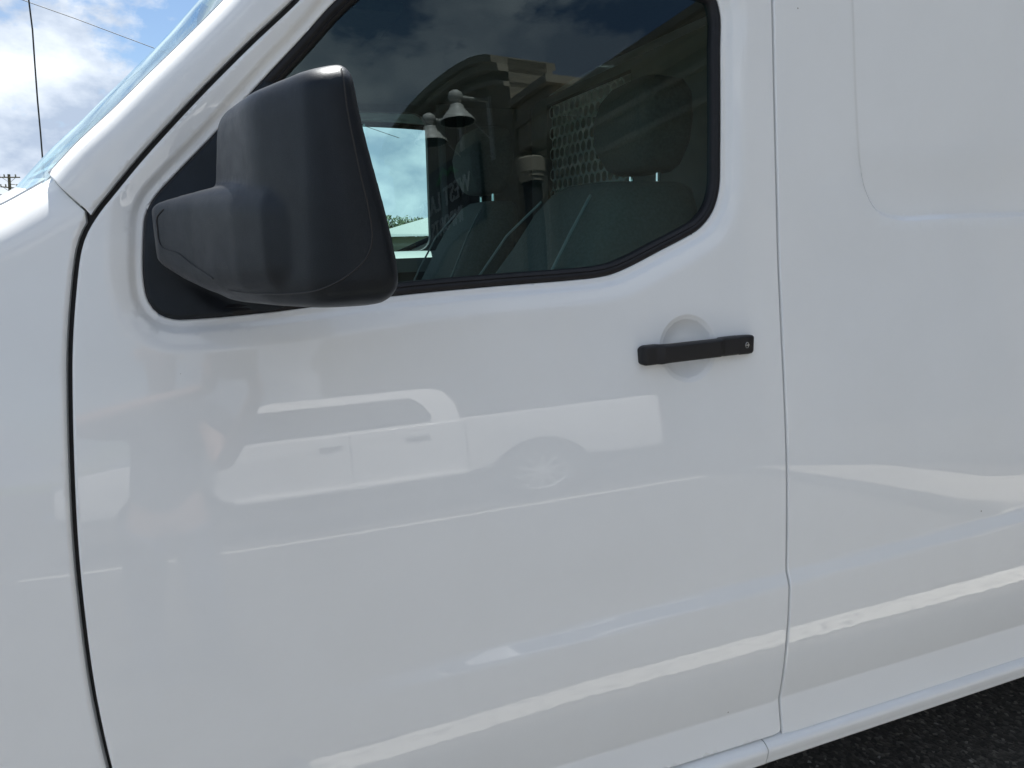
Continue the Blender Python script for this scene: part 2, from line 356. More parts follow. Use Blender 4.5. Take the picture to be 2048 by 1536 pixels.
def paint_mat():
    mt = mat('worn_line_paint', (0.62, 0.61, 0.57), rough=0.75); nt = mt.node_tree; b = nt.nodes['Principled BSDF']
    tcn = nt.nodes.new('ShaderNodeTexCoord'); n = nt.nodes.new('ShaderNodeTexNoise'); n.inputs['Scale'].default_value = 22; n.inputs['Detail'].default_value = 10; n.inputs['Roughness'].default_value = .7
    nt.links.new(tcn.outputs['Object'], n.inputs['Vector'])
    r = nt.nodes.new('ShaderNodeValToRGB'); r.color_ramp.elements[0].position = .36; r.color_ramp.elements[1].position = .5
    r.color_ramp.elements[0].color = (.22, .215, .2, 1); r.color_ramp.elements[1].color = (.64, .63, .585, 1)
    nt.links.new(n.outputs[0], r.inputs[0]); nt.links.new(r.outputs[0], b.inputs['Base Color']); return mt
LINE = paint_mat()
def stripe(name, x0, x1, y0, y1, seed):
    rnd = random.Random(seed); v = []; f = []; n = int((x1-x0)/.02)
    for i in range(n+1):
        x = x0+(x1-x0)*i/n
        v += [(x, y0+rnd.uniform(-.009, .007), .004), (x, y1+rnd.uniform(-.009, .009), .004)]
        if i: f.append((2*i-2, 2*i, 2*i+1, 2*i-1))
    return struct(obj(name, v, f, LINE))
stripe('parking_line', -1.6, 4.0, -.945, -.80, 1)
stripe('parking_line', -2.4, 4.6, -5.60, -5.45, 2)

# ------------------------------------------------------------------ the van
van = empty('cargo_van', 'white cargo van with black door mirror, parked close beside the camera', 'van', (1.4, YC, 0))
GAP1 = catmull([(0.2050,1.96),(0.1733,1.9261),(0.1332,1.8837),(0.0635,1.8189),(-0.0188,1.7381),(-0.1005,1.6524),(-0.1479,1.5977),(-0.1624,1.5806),(-0.1818,1.5520),(-0.1928,1.5260),(-0.2077,1.4571),(-0.2187,1.3879),(-0.2259,1.3182),(-0.2342,1.2129),(-0.2405,1.1055),(-0.2433,0.9942),(-0.2429,0.8852),(-0.2362,0.7676),(-0.2281,0.6936),(-.205,.56),(-.19,.474)], .01)
DTOP = 2.02; DBOT = .470
G2 = dens([(1.0167,DTOP),(1.0165,1.9563),(1.0175,1.7736),(1.0192,1.5853),(1.0192,1.3914),(1.0170,1.1945),(1.0165,.9913),(1.0165,.85),(1.0168,.80),(1.0168,.55),(1.0168,DBOT)], .01)
def shift(l, dx): return l+np.array([dx, 0])
def offset(l, d):                                             # offset a polyline to its left (d>0)
    tg = np.gradient(l, axis=0); nn = np.stack([-tg[:, 1], tg[:, 0]], 1); nn /= np.linalg.norm(nn, axis=1)[:, None]; return l+nn*d
GH = .0041
gf = offset(GAP1, GH)                                         # door side of the front gap (polyline runs downwards: left = +x)
gb = offset(GAP1, -GH)
gr = shift(G2, -.0022); grc = shift(G2, .0022)
# door
topx0 = gf[0][0]+.075
tl = catmull([(gf[0][0], gf[0][1]), (topx0-.03, 2.005), (topx0+.03, DTOP), (topx0+.12, DTOP)], .012)
toploop = np.vstack([tl[::-1]])
d_front = gf                                                  # downwards
d_bot = dens([tuple(gf[-1]), (gr[-1][0], DBOT)], .02)
d_rear = gr[::-1]                                             # upwards
d_top = np.vstack([dens([(gr[0][0], DTOP), (topx0+.12, DTOP)], .02)[:-1], tl[::-1]])
a_ = np.linspace(0, 2*np.pi, 73)[:-1]
extra = np.vstack([HC+np.stack([np.cos(a_), np.sin(a_)], 1)*r for r in (.012,.024,.035,.044,.05,.0535,.0558,.058,.0602,.0625,.065)])
wext = []
for dd in (.004,.008,.012,.016,.021,.027,.033,.039,.045,.05):
    tg = np.roll(WIN, -1, 0)-np.roll(WIN, 1, 0); nn = np.stack([tg[:, 1], -tg[:, 0]], 1); nn /= np.linalg.norm(nn, axis=1)[:, None]
    for sg in (1, -1):
        q = WIN+nn*dd*sg; q = q[(~inside(q, WIN)) & (dist(q, WINC) > dd*.9)]; wext.append(q)
extra = np.vstack([extra]+wext)
winhole = WIN
door = panel('front_door', [(d_front, .0045), (d_bot, .004), (d_rear, .0035), (d_top, .004)], side_door, PAINT, van, [winhole], extra=extra)
# cargo side
c_front = grc
c_bot = dens([(grc[-1][0], DBOT-.004), (3.95, DBOT-.004)], .03)
c_front = np.vstack([grc[:-1], [[grc[-1][0], DBOT-.004]]])
c_rear = dens([(3.95, DBOT-.004), (3.95, DTOP+.01)], .03); c_top = dens([(3.95, DTOP+.01), (grc[0][0], DTOP+.01)], .03)
c_top[-1] = (grc[0][0], DTOP)
cext = np.vstack([offset(CARG, d) for d in (-.005,-.0025,0,.002,.004,.006,.009,.012)])
cargo = panel('cargo_side', [(c_front, .0035), (c_bot, 0), (c_rear, .02), (c_top, 0)], side_cargo, PAINT, van, extra=cext, gx=.04)
# A-pillar
WS = catmull([(0.135,1.995),(0.0757,1.9332),(0.0367,1.8905),(-0.0352,1.8187),(-0.0766,1.7790),(-0.1322,1.7247),(-0.1842,1.6766),(-0.2239,1.6349)], .01)
JT = dens([(-0.2239,1.6349),(-0.1995,1.6060),(-0.1748+.002,1.5770)], .006)
ig = int(np.argmin(np.hypot(gb[:, 0]-JT[-1][0], gb[:, 1]-JT[-1][1])))
pg = gb[:ig+1][::-1].copy(); JT[-1] = pg[0]
ptop = dens([tuple(pg[-1]), tuple(WS[0])], .01)
pillar = panel('windshield_pillar', [(WS, .043), (JT, .0016), (pg, .006), (ptop, 0)], side_plain, PAINT, van, gx=.01, gz=.008)
# fender
JF = JT[::-1]-np.array([.0018, .0022])
fg = gb[ig+1:].copy(); JF = np.vstack([JF]); 
ftop = catmull([(-0.2239-.0018,1.6349-.0022),(-0.2652,1.6097),(-0.2989,1.5915),(-0.3637,1.5657),(-0.4570,1.5333),(-.65,1.475),(-.95,1.40)], .012)
fleft = dens([(-.95,1.40),(-.95,.474)], .03); fbot = dens([(-.95,.474), tuple(fg[-1])], .03)
fgu = fg[::-1]; JF[0] = fgu[-1]
fender = panel('front_fender', [(ftop, .080), (fleft, 0), (fbot, .004), (fgu, .006), (JF, .0016)], side_plain, PAINT, van, gx=.012, gz=.008)

def backing(name, line, wdt, dep, material):                  # jamb strip behind a panel gap
    a, b = offset(line, wdt), offset(line, -wdt); v = []; f = []
    for k in range(len(line)):
        for q in (a[k], b[k]): v.append((q[0], float(side0(np.array([q[0]]), np.array([q[1]]))[0])+dep, q[1]))
        if k: f.append((2*k-2, 2*k-1, 2*k+1, 2*k))
    return ploc(obj(name, v, f, material), van)
backing('door_jamb', GAP1, .022, .020, JAMB)
backing('door_jamb', G2, .02, .0075, mat('jamb_paint', (.5,.5,.5), rough=.4))
backing('fender_jamb', JT, .012, .10, mat('jamb_paint', (.5,.5,.5)))
backing('sill_jamb', dens([(-.19,DBOT+.004),(1.03,DBOT+.004)], .03), .010, .018, JAMB)

# sill: rolled flange below the doors
def sill_profile(x):
    y0 = float(side0(np.array([x]), np.array([.474]))[0])
    return [(y0+.012,.4665),(y0-.003,.4650),(y0-.0125,.4600),(y0-.0155,.4575),(y0-.0172,.4535),(y0-.0170,.4470),(y0-.0145,.4340),(y0-.0120,.4255),(y0-.0125,.4220),(y0-.0100,.4175),(y0-.003,.4155),(y0+.05,.43)]
def sill(x0, x1, dz=0.0):
    xs = np.linspace(x0, x1, max(2, int((x1-x0)/.1)))
    mb = MB(); mb.loft([[(x, p[0], p[1]+dz) for p in sill_profile(x)] for x in xs], cap=False, close=False)
    n = len(sill_profile(0)); mb.f += [tuple(range(n)), tuple(range((len(xs)-1)*n, len(xs)*n))]
    return mb.build('sill', PAINT, van, smooth=True, auto=50)
sill(-.60, .9665, -.0006); sill(.969, 3.3)

# window: black seal, glass, mirror sail plate
def wy(x, z): return side0(np.atleast_1d(x), np.atleast_1d(z))+WDEP
def seal_strip():
    tg = np.roll(WIN, -1, 0)-np.roll(WIN, 1, 0); nn = np.stack([tg[:, 1], -tg[:, 0]], 1); nn /= np.linalg.norm(nn, axis=1)[:, None]
    if inside((WIN+nn*.004), WIN).mean() < .5: nn = -nn
    loops = []
    for d, yo in ((-.0006,.012),(.0000,.0035),(.0014,.0008),(.0045,-.0008),(.0105,-.0004),(.0118,.0016),(.0128,.0016),(.014,-.0002),(.0182,.0022),(.0205,.0060),(.0212,.0150)):
        q = WIN+nn*d; y = wy(WIN[:, 0], WIN[:, 1])
        loops.append([(q[k, 0], y[k]+yo, q[k, 1]) for k in range(len(q))])
    mb = MB(); mb.loft(loops, cap=False); o = mb.build('window_seal', RUBBER, None, smooth=True, auto=70)
    bm = bmesh.new(); bm.from_mesh(o.data)
    if sum(f.normal.y for f in bm.faces) > 0: bmesh.ops.reverse_faces(bm, faces=bm.faces)
    bm.to_mesh(o.data); bm.free(); return o
seal = seal_strip(); ploc(seal, van)
# joint cut in the seal at the rear lower corner
mb = MB(); mb.tube([(.8290,float(wy(.83,1.53)[0])-.0012,1.5235),(.8265,float(wy(.83,1.54)[0])-.0010,1.5335),(.8255,float(wy(.83,1.54)[0])+.001,1.5445)], .0011, 6); mb.build('seal_joint', JAMB, van)
tgw = np.roll(WIN, -1, 0)-np.roll(WIN, 1, 0); nnw = np.stack([tgw[:, 1], -tgw[:, 0]], 1); nnw /= np.linalg.norm(nnw, axis=1)[:, None]
if inside((WIN+nnw*.004), WIN).mean() < .5: nnw = -nnw
GO = (WIN+nnw*.010)[::2]
def flat_fn(P): return side0(P[:, 0], P[:, 1])+WDEP+.011
gl = panel('window_glass', [(np.vstack([GO, GO[:1]]), 0)], flat_fn, GLASS, van, gx=.03, gz=.02, flange=.0005)
# sail plate carrying the mirror
sp = WIN[(WIN[:, 0] < .085) & (WIN[:, 1] > 1.40)]
i0 = int(np.argmin(np.hypot(WIN[:, 0]-.0804, WIN[:, 1]-1.7738))); i1 = int(np.argmin(np.hypot(WIN[:, 0]-.0552, WIN[:, 1]-1.4231)))
edge = (WIN+nnw*.0012)[min(i0, i1):max(i0, i1)+1]
back = catmull([tuple(edge[-1]), (.085,1.435), (.105,1.50), (.108,1.60), (.103,1.70), (.094,1.765), tuple(edge[0])], .01)
def sail_fn(P):
    y = side0(P[:, 0], P[:, 1])+WDEP
    x, z = P[:, 0], P[:, 1]
    foot = np.exp(-((x+.035)/.055)**2-((z-1.535)/.045)**2)*.030          # swelling that carries the arm
    scoop = np.exp(-(((x+.02)*.8+(z-1.458)*1.1)/.022)**2)*np.exp(-((x+.02)/.07)**2)*.006
    return y-.005-foot+scoop
sail = panel('mirror_base', [(edge, .007), (back, .004)], sail_fn, PLASTIC, van, gx=.008, gz=.006)

# ---- door mirror: shell and arm fused into one smooth body
def rounded_poly(pts, radii, n=7):
    out = []; m_ = len(pts)
    for i in range(m_):
        p = np.array(pts[i], float); a = np.array(pts[i-1], float)-p; b = np.array(pts[(i+1) % m_], float)-p
        la, lb = np.linalg.norm(a), np.linalg.norm(b); a /= la; b /= lb
        ang = math.acos(np.clip(a@b, -1, 1)); t = min(radii[i]/math.tan(ang/2), .45*min(la, lb)); rr = t*math.tan(ang/2)
        bis = (a+b)/np.linalg.norm(a+b); c = p+bis*(rr/math.sin(ang/2))
        s0 = p+a*t-c; s1 = p+b*t-c
        a0 = math.atan2(s0[1], s0[0]); a1 = math.atan2(s1[1], s1[0]); da = (a1-a0+math.pi) % (2*math.pi)-math.pi
        for k in range(n+1): q = a0+da*k/n; out.append(c+rr*np.array([math.cos(q), math.sin(q)]))
    return np.array(out)
def mirror_mesh():
    mb = MB(); loops = []
    for v in (0,.012,.035,.07,.12,.2,.3,.4,.5,.6,.7,.8,.88,.93,.965,.988,1):
        zc = 1.457+v*.245
        cx = .1775-.038*sm(np.array([(v-.02)/1.0]))[0]*1.0
        poly = rounded_poly([(.003-.034*(1-v),-.125),(.034,-.275),(.098,-.374),(cx,-.368),(cx-.012,-.105)], [.022,.16,.10,.016,.03], 10)
        c = poly.mean(0); H_ = .245
        rb, rtp = .030, .022
        dz = v*H_; ins = 0
        if dz < rb: ins = rb-math.sqrt(max(0, rb*rb-(rb-dz)**2))
        if H_-dz < rtp: ins = max(ins, rtp-math.sqrt(max(0, rtp*rtp-(rtp-(H_-dz))**2)))
        sc = 1-ins/.085
        q = c+(poly-c)*sc
        lp = []
        for x, y in q:
            zt = 1.686+.26*x+.045*(y+.13)-.010*max(0, (x-.13)/.05)**2*0; zbm = 1.457
            lp.append((x, y, zbm+(zt-zbm)*v))
        loops.append(lp)
    mb.loft(loops)
    sec = [(.02,-.087,.03,1.508,1.580,.009),(-.045,-.087,.035,1.504,1.584,.010),(-.06,-.083,.04,1.498,1.587,.014),(-.10,-.062,.045,1.482,1.592,.02),(-.15,-.036,.06,1.468,1.597,.026),(-.20,-.014,.08,1.464,1.600,.034),(-.25,.010,.10,1.464,1.601,.036),(-.30,.040,.12,1.466,1.598,.038),(-.335,.076,.13,1.472,1.592,.036)]
    la = []
    for (y, x0, x1, z0, z1, r) in sec:
        la.append([(p[0], y, p[1]) for p in rrect((x0+x1)/2, (z0+z1)/2, (x1-x0)/2, (z1-z0)/2, r, 6)])
    mb2 = MB(); mb2.loft(la)
    o = mb.build('side_mirror', PLASTIC); o2 = mb2.build('tmp_arm', PLASTIC)
    bm = bmesh.new(); bm.from_mesh(o.data); bm.from_mesh(o2.data); bmesh.ops.triangulate(bm, faces=bm.faces); bmesh.ops.recalc_face_normals(bm, faces=bm.faces); bm.to_mesh(o.data); bm.free()
    me2 = o2.data; bpy.data.objects.remove(o2); bpy.data.meshes.remove(me2)
    md = o.modifiers.new('r', 'REMESH'); md.mode = 'VOXEL'; md.voxel_size = .0036; md.use_smooth_shade = True
    sm_ = o.modifiers.new('s', 'SMOOTH'); sm_.factor = .5; sm_.iterations = 10
    dg = bpy.context.evaluated_depsgraph_get(); me = bpy.data.meshes.new_from_object(o.evaluated_get(dg)); o.modifiers.clear(); old = o.data; o.data = me; bpy.data.meshes.remove(old)
    me.name = 'side_mirror'; me.materials.clear(); me.materials.append(PLASTIC)
    me.polygons.foreach_set('use_smooth', [True]*len(me.polygons))
    return o
mirror = mirror_mesh(); ploc(mirror, van)
def on_mirror(targets, origin=(0.02, -1.1, 1.55)):
    """drop a line onto the shell from the street side"""
    out = []; dg = bpy.context.evaluated_depsgraph_get()
    from mathutils.bvhtree import BVHTree
    me = mirror.data; bv = BVHTree.FromPolygons([v.co for v in me.vertices], [tuple(p.vertices) for p in me.polygons])
    for t in targets:
        d = (Vector(t)-Vector(origin)).normalized(); h_, n_, i_, ds = bv.ray_cast(Vector(origin), d)
        if h_: out.append(h_+n_*.0001)
    return out
def mirror_seam(name, pts, r):
    p = catmull(pts, .004); q = on_mirror(p)
    if len(q) > 2: mb = MB(); mb.tube(q, r, 5); o = mb.build(name, JAMB, None, smooth=True); o.parent = mirror; o.matrix_parent_inverse = mirror.matrix_world.inverted() if False else Matrix.Identity(4); return o
mirror_seam('shell_seam', [(.122,-.36,1.709),(.127,-.36,1.700),(.1305,-.36,1.66),(.139,-.36,1.60),(.146,-.36,1.56),(.1475,-.36,1.53),(.141,-.36,1.512),(.118,-.36,1.492),(.09,-.36,1.480),(.06,-.33,1.4755),(.03,-.30,1.476),(0.0,-.2,1.474)], .001)
mirror_seam('arm_seam', [(-.068,-.1,1.5745),(-.0757,-.1,1.5655),(-.0768,-.1,1.55),(-.0765,-.1,1.534),(-.073,-.1,1.526),(-.058,-.1,1.519),(-.045,-.1,1.505),(-.02,-.1,1.482)], .0011)

# ---- door handle
def handle():
    zc = 1.3112; mb = MB(); loops = []
    x0, x1 = .6885, .9003
    for x in list(x0+np.array([0,.0006,.0015,.003,.005,.0075,.010]))+list(np.linspace(x0+.013, x1, 32)):
        u = (x-x0)/(x1-x0); e0 = min(1, (x-x0)/.010); e1 = min(1, (x1-x)/.002)
        hh = 0.0172+.0012*(1-sm(np.array([(x-x0-.03)/.03]))[0])+.0009*sm(np.array([(x-x1+.042)/.006]))[0]
        hh *= (.6+.4*math.sqrt(max(0, 1-(1-e0)**2)))
        y0 = float(side0(np.array([x]), np.array([zc]))[0])
        out = .0225*(.55+.45*math.sqrt(max(0, 1-(1-e0)**2)))
        inn = .003 if (x < x0+.035 or x > x1-.04) else -.004
        zz = zc+0.004*(u-.5)
        prof = rrect(0, 0, .5, 1, .30, 5)
        loops.append([(x, y0-(out+inn*0)/2-.5*0-(.5-0)*0+(p[0])*(out)-out*0.0-(0.004 if inn < 0 else -0.002), zz+p[1]*hh) for p in prof])
    mb.loft(loops); h = mb.build('door_handle', HANDLE, None, smooth=True, auto=60); h.parent = door; h.matrix_parent_inverse = Matrix.Identity(4)
    mb = MB(); loops = []
    for x, s_, o_ in ((.9022,.97,.0165),(.906,1,.0172),(.925,1,.0172),(.9345,.96,.016),(.9385,.85,.0135),(.9405,.68,.010)):
        y0 = float(side0(np.array([x]), np.array([zc]))[0]); prof = rrect(0, 0, .5, 1, .25, 5)
        loops.append([(x, y0-o_/2+.001+p[0]*o_, zc+.0012+p[1]*.0184*s_) for p in prof])
    mb.loft(loops); c = mb.build('lock_cap', HANDLE, None, smooth=True, auto=50); c.parent = door; c.matrix_parent_inverse = Matrix.Identity(4)
    y0 = float(side0(np.array([.92]), np.array([zc]))[0])-.0172/2+.001-.5*.0172
    mb = MB(); mb.loft([[(.9215+.0085*math.cos(t), y0-.0002, zc+.0012+.0085*math.sin(t)) for t in np.linspace(0, 2*math.pi, 25)[:-1]], [(.9215+.0078*math.cos(t), y0-.0006, zc+.0012+.0078*math.sin(t)) for t in np.linspace(0, 2*math.pi, 25)[:-1]]])
    k = mb.build('lock_cylinder', mat('lock_black', (.006,.006,.007), rough=.5), None); k.parent = door; k.matrix_parent_inverse = Matrix.Identity(4)
    # worn emblem on the key cover: ring with a bar
    mb = MB(); ex, ez = .9195, zc+.0012
    mb.tube([(ex+.0036*math.cos(t), y0-.0009, ez+.0052*math.sin(t)) for t in np.linspace(0, 2*math.pi, 25)], .00065, 5)
    mb.box((ex-.0046, y0-.0013, ez-.0011), (ex+.0046, y0-.0006, ez+.0011))
    k = mb.build('lock_emblem', mat('worn_silver', (.5,.5,.5), rough=.35, metal=.8), None); k.parent = door; k.matrix_parent_inverse = Matrix.Identity(4)
handle()

# ---- windshield, hood, roof, far side
def sy(x, z): return float(side0(np.array([x]), np.array([z]))[0])
def windshield():
    v = []; f = []; e_ = (WS[-1]-WS[-4]); e_ /= np.linalg.norm(e_); rows = np.vstack([WS[::3], [WS[-1]+e_*k for k in (.03,.06,.10,.14)]]); nY = 40
    for p in rows:
        y0 = sy(p[0], p[1])+.045; y1 = 2*YC-y0
        for k in range(nY+1):
            u = k/nY; yv = y0+(y1-y0)*u; b = 1-(2*u-1)**2
            v.append((p[0]-.150*b, yv, p[1]+.055*b-.004))
    n = nY+1
    for i in range(len(rows)-1):
        for k in range(nY): f.append((i*n+k, (i+1)*n+k, (i+1)*n+k+1, i*n+k+1))
    o = obj('windshield', v, f, WGLASS); ploc(o, van)
    mb = MB(); mb.tube([(p[0]+.001, sy(p[0], p[1])+.044, p[1]-.001) for p in WS], .0022, 6); mb.build('windshield_trim', JAMB, van, smooth=True)
windshield()
def hood():
    v = []; f = []; rows = ftop[::3]; n = 25
    for p in rows:
        y0 = sy(p[0], p[1])+.078; y1 = 2*YC-y0
        for k in range(n):
            u = k/(n-1); b = 1-(2*u-1)**2
            v.append((p[0]-.16*b, y0+(y1-y0)*u, p[1]+.035*b-.002))
    for i in range(len(rows)-1):
        for k in range(n-1): f.append((i*n+k, i*n+k+1, (i+1)*n+k+1, (i+1)*n+k))
    o = obj('hood', v, f, PAINT); ploc(o, van)
    # nose: closes the front down to the bumper
    v = []; f = []; a = len(rows)-1; row = [((rows[a][0]-.16*(1-(2*k/(n-1)-1)**2)), sy(-.9,1.4)+.08+(2*YC-2*(sy(-.9,1.4)+.08))*k/(n-1), rows[a][1]+.033*(1-(2*k/(n-1)-1)**2)) for k in range(n)]
    for (dx_, z) in ((0,None),(-.05,1.30),(-.09,1.15),(-.12,.9),(-.16,.75),(-.16,.5),(-.08,.38)):
        for (x, y, zz) in row: v.append((x+dx_, y, zz if z is None else z))
    for i in range(6):
        for k in range(n-1): f.append((i*n+k, i*n+k+1, (i+1)*n+k+1, (i+1)*n+k))
    ploc(obj('nose', v, f, PAINT), van)
hood()
def roof():
    xs = [.20,.26,.34,.45,.6,1,1.5,2,2.5,3,3.5,3.9,3.95]; loops = []
    for x in xs:
        y0 = sy(.5, DTOP+.01)+.002; k = min(1, max(0, (x-.20)/.25)); top = 2.035+.115*math.sqrt(1-(1-k)**2) if k < 1 else 2.15
        lp = []
        for (dy_, fz) in ((0,0),(.012,.28),(.035,.55),(.08,.78),(.16,.92),(.3,.97),(.6,1),(YC-y0,1.03)):
            lp.append((y0+dy_, DTOP+.012+(top-DTOP-.012)*fz))
        lp += [(2*YC-p[0], p[1]) for p in lp[::-1][1:]]
        loops.append([(x, p[0], p[1]) for p in lp])
    mb = MB(); mb.loft(loops, cap=False, close=False); mb.f.append(tuple(range((len(xs)-1)*15, len(xs)*15)))
    o = mb.build('roof', PAINT, van, smooth=True)
    mb = MB(); mb.box((3.9, .10, .46), (3.945, 2*YC-.10, 2.06)); mb.build('rear_door', PAINT, van)
    # corner skin between pillar top, door top and roof
    p0 = gb[0]; v = [(p0[0], sy(*p0)+.004, p0[1]), (WS[0][0], sy(*WS[0])+.043, WS[0][1]), (.23, sy(.5,2.03)+.09, 2.09), (.30, sy(.5,2.03)+.002, 2.034), (.62, sy(.5,2.03)+.002, 2.034)]
    ploc(obj('roof_corner', v, [(0,3,2,1),(0,4,3)], PAINT), van)
    # front header above the windshield
    rows = WS[:1]; v = []; f = []; nY = 20
    for k in range(nY+1):
        u = k/nY; b = 1-(2*u-1)**2; y0 = sy(*WS[0])+.045; yv = y0+(2*YC-2*y0)*u
        v += [(WS[0][0]-.150*b, yv, WS[0][1]+.051*b), (.27-.06*b, yv, 2.10+.04*b), ]
        if k: f.append((2*k-2, 2*k-1, 2*k+1, 2*k))
    ploc(obj('roof_header', v, f, PAINT), van)
roof()
def mirrored(o, name=None):
    c = o.copy(); COL.objects.link(c); c.parent = van; c.matrix_parent_inverse = Matrix.Translation(-van.location)
    c.location = (0, 2*YC, 0); c.scale = (1, -1, 1); return c
for o in (door, cargo, pillar, fender, seal, sail, mirror): mirrored(o)
g2 = mirrored(gl); g2.data = gl.data.copy(); g2.data.materials.clear(); g2.data.materials.append(FGLASS)
# under-body and floor
mb = MB(); mb.box((-.9,.09,.40),(3.9,2*YC-.09,.455)); mb.build('floor_pan', mat('underbody', (.03,.03,.03), rough=.8), van)
mb = MB(); mb.box((-.55,.12,.456),(1.6,2*YC-.12,.80)); mb.build('cab_floor', TRIM, van)
def wheel(x, y, r, rim, parent, s=1):
    n = 40; mb = MB(); prof = [(-.11,rim),(-.12,rim+.03),(-.115,r-.03),(-.09,r-.006),(0,r),(.09,r-.006),(.115,r-.03),(.12,rim+.03),(.11,rim)]
    loops = [[(x+rr*math.cos(a), y+w_, r+rr*math.sin(a)) for a in np.linspace(0, 2*math.pi, n+1)[:-1]] for w_, rr in prof]
    mb.loft(loops, cap=False); t = mb.build('tyre', mat('tyre_rubber', (.02,.02,.02), rough=.8), parent, smooth=True)
    mb = MB()
    for w_ in (-.09*s,):
        mb.loft([[(x+q*math.cos(a), y+w_+d, r+q*math.sin(a)) for a in np.linspace(0, 2*math.pi, n+1)[:-1]] for q, d in ((rim,-.01*s),(rim-.02,.0),(rim-.025,.05*s))], cap=False)
    for k in range(10):
        a = k*math.pi/5+.25; ca, sa = math.cos(a), math.sin(a)
        def P(u, v, d): return (x+u*ca-v*sa, y-.09*s+d*s, r+u*sa+v*ca)
        mb.loft([[P(.03,-.018,0),P(.03,.018,0),P(.03,.018,.03),P(.03,-.018,.03)], [P(rim-.01,-.02,-.005),P(rim-.01,.02,-.005),P(rim-.01,.02,.025),P(rim-.01,-.02,.025)]])
    mb.loft([[(x+.06*math.cos(a), y-.1*s, r+.06*math.sin(a)) for a in np.linspace(0, 2*math.pi, 17)[:-1]], [(x+.065*math.cos(a), y-.06*s, r+.065*math.sin(a)) for a in np.linspace(0, 2*math.pi, 17)[:-1]]])
    o = mb.build('rim', mat('alloy', (.72,.73,.74), rough=.3, metal=.35), parent, smooth=True, auto=35)
    o.parent = t; o.matrix_parent_inverse = t.matrix_parent_inverse.copy() if False else Matrix.Identity(4)
    return t
for x in (-.75, 2.96):
    wheel(x, .20, .38, .22, van, 1); wheel(x, 2*YC-.20, .38, .22, van, -1)

# ---- cab interior
def sheet_hole(name, outer, hole, yfun, material, thick=.02):
    pts = [tuple(p) for p in outer]+[tuple(p) for p in hole]; n, m_ = len(outer), len(hole)
    E_ = [(i, (i+1) % n) for i in range(n)]+[(n+i, n+(i+1) % m_) for i in range(m_)]
    vv, ee, ff, *_ = delaunay_2d_cdt([Vector(p) for p in pts], E_, [], 0, 1e-6)
    V = np.array([(q.x, q.y) for q in vv]); F = [tuple(q) for q in ff]
    F = [q for q in F if inside([V[list(q)].mean(0)], np.array(outer))[0] and not inside([V[list(q)].mean(0)], np.array(hole))[0]]
    v = [(p[0], yfun(p), p[1]) for p in V]; k = len(v); v += [(p[0], yfun(p)+thick, p[1]) for p in V]
    f = F+[tuple(k+i for i in q[::-1]) for q in F]
    for i in range(m_): a, b = n+i, n+(i+1) % m_; f.append((a, b, k+b, k+a))
    o = obj(name, v, f, material, smooth=False); ploc(o, van); return o
hole = [(p[0]+.30, p[1]+0) for p in rrect(.165, 1.745, .325, .265, .055, 6)]
sheet_hole('far_door_trim', [(-.30,.5),(1.25,.5),(1.25,2.05),(.0,2.05),(-.30,1.62)], hole, lambda p: 1.825-.05*max(0, p[1]-1.47), TRIM, .03)
mb = MB(); mb.loft([[(x, 2*YC-.13-.005, 1.40),(x, 2*YC-.26, 1.40),(x, 2*YC-.27, 1.455),(x, 2*YC-.22, 1.475),(x, 2*YC-.13, 1.48)] for x in (-.2,.3,.78,.95)]); mb.build('far_door_cap', mat('door_cap_grey', (.18,.19,.19), rough=.55), van, smooth=True)
# belt pillar and seat belt on the far side
mb = MB(); mb.loft([rrect_ for rrect_ in [[(p[0], p[1], z) for p in rrect(.885+.02*(2-z), 1.79, .055, .035, .02, 4)] for z in (.8,1.5,2.04)]]); mb.build('belt_pillar', LINER, van, smooth=True)
mb = MB(); mb.box((.845,1.735,1.30),(.893,1.738,2.0)); mb.build('seat_belt', mat('belt_webbing', (.02,.02,.022), rough=.8), van)
# headliner
v = []; f = []; ny, nx = 17, 12
for i in range(nx):
    x = .22+(1.25-.22)*i/(nx-1)
    for k in range(ny):
        u = k/(ny-1); b = 1-abs(2*u-1)**4; v.append((x, .16+(1.81-.16)*u, 2.035+.055*b*(1 if i else .4)))
        if i and k: f.append(((i-1)*ny+k-1, (i-1)*ny+k, i*ny+k, i*ny+k-1))
ploc(obj('headliner', v, f, LINER), van)
# sun visor with label and grab loop
mb = MB(); mb.loft([[(p[0], y, p[1]) for p in rrect(.30, 1.99, .085, .010, .009, 4)] for y in (.42,.80)]); vis = mb.build('sun_visor', LINER, van, smooth=True)
mb = MB(); mb.tube([(.42,.22,2.06),(.44,.24,2.02),(.52,.25,2.00),(.60,.24,2.02),(.62,.22,2.06)], .011, 8); mb.build('grab_handle', LINER, van, smooth=True)
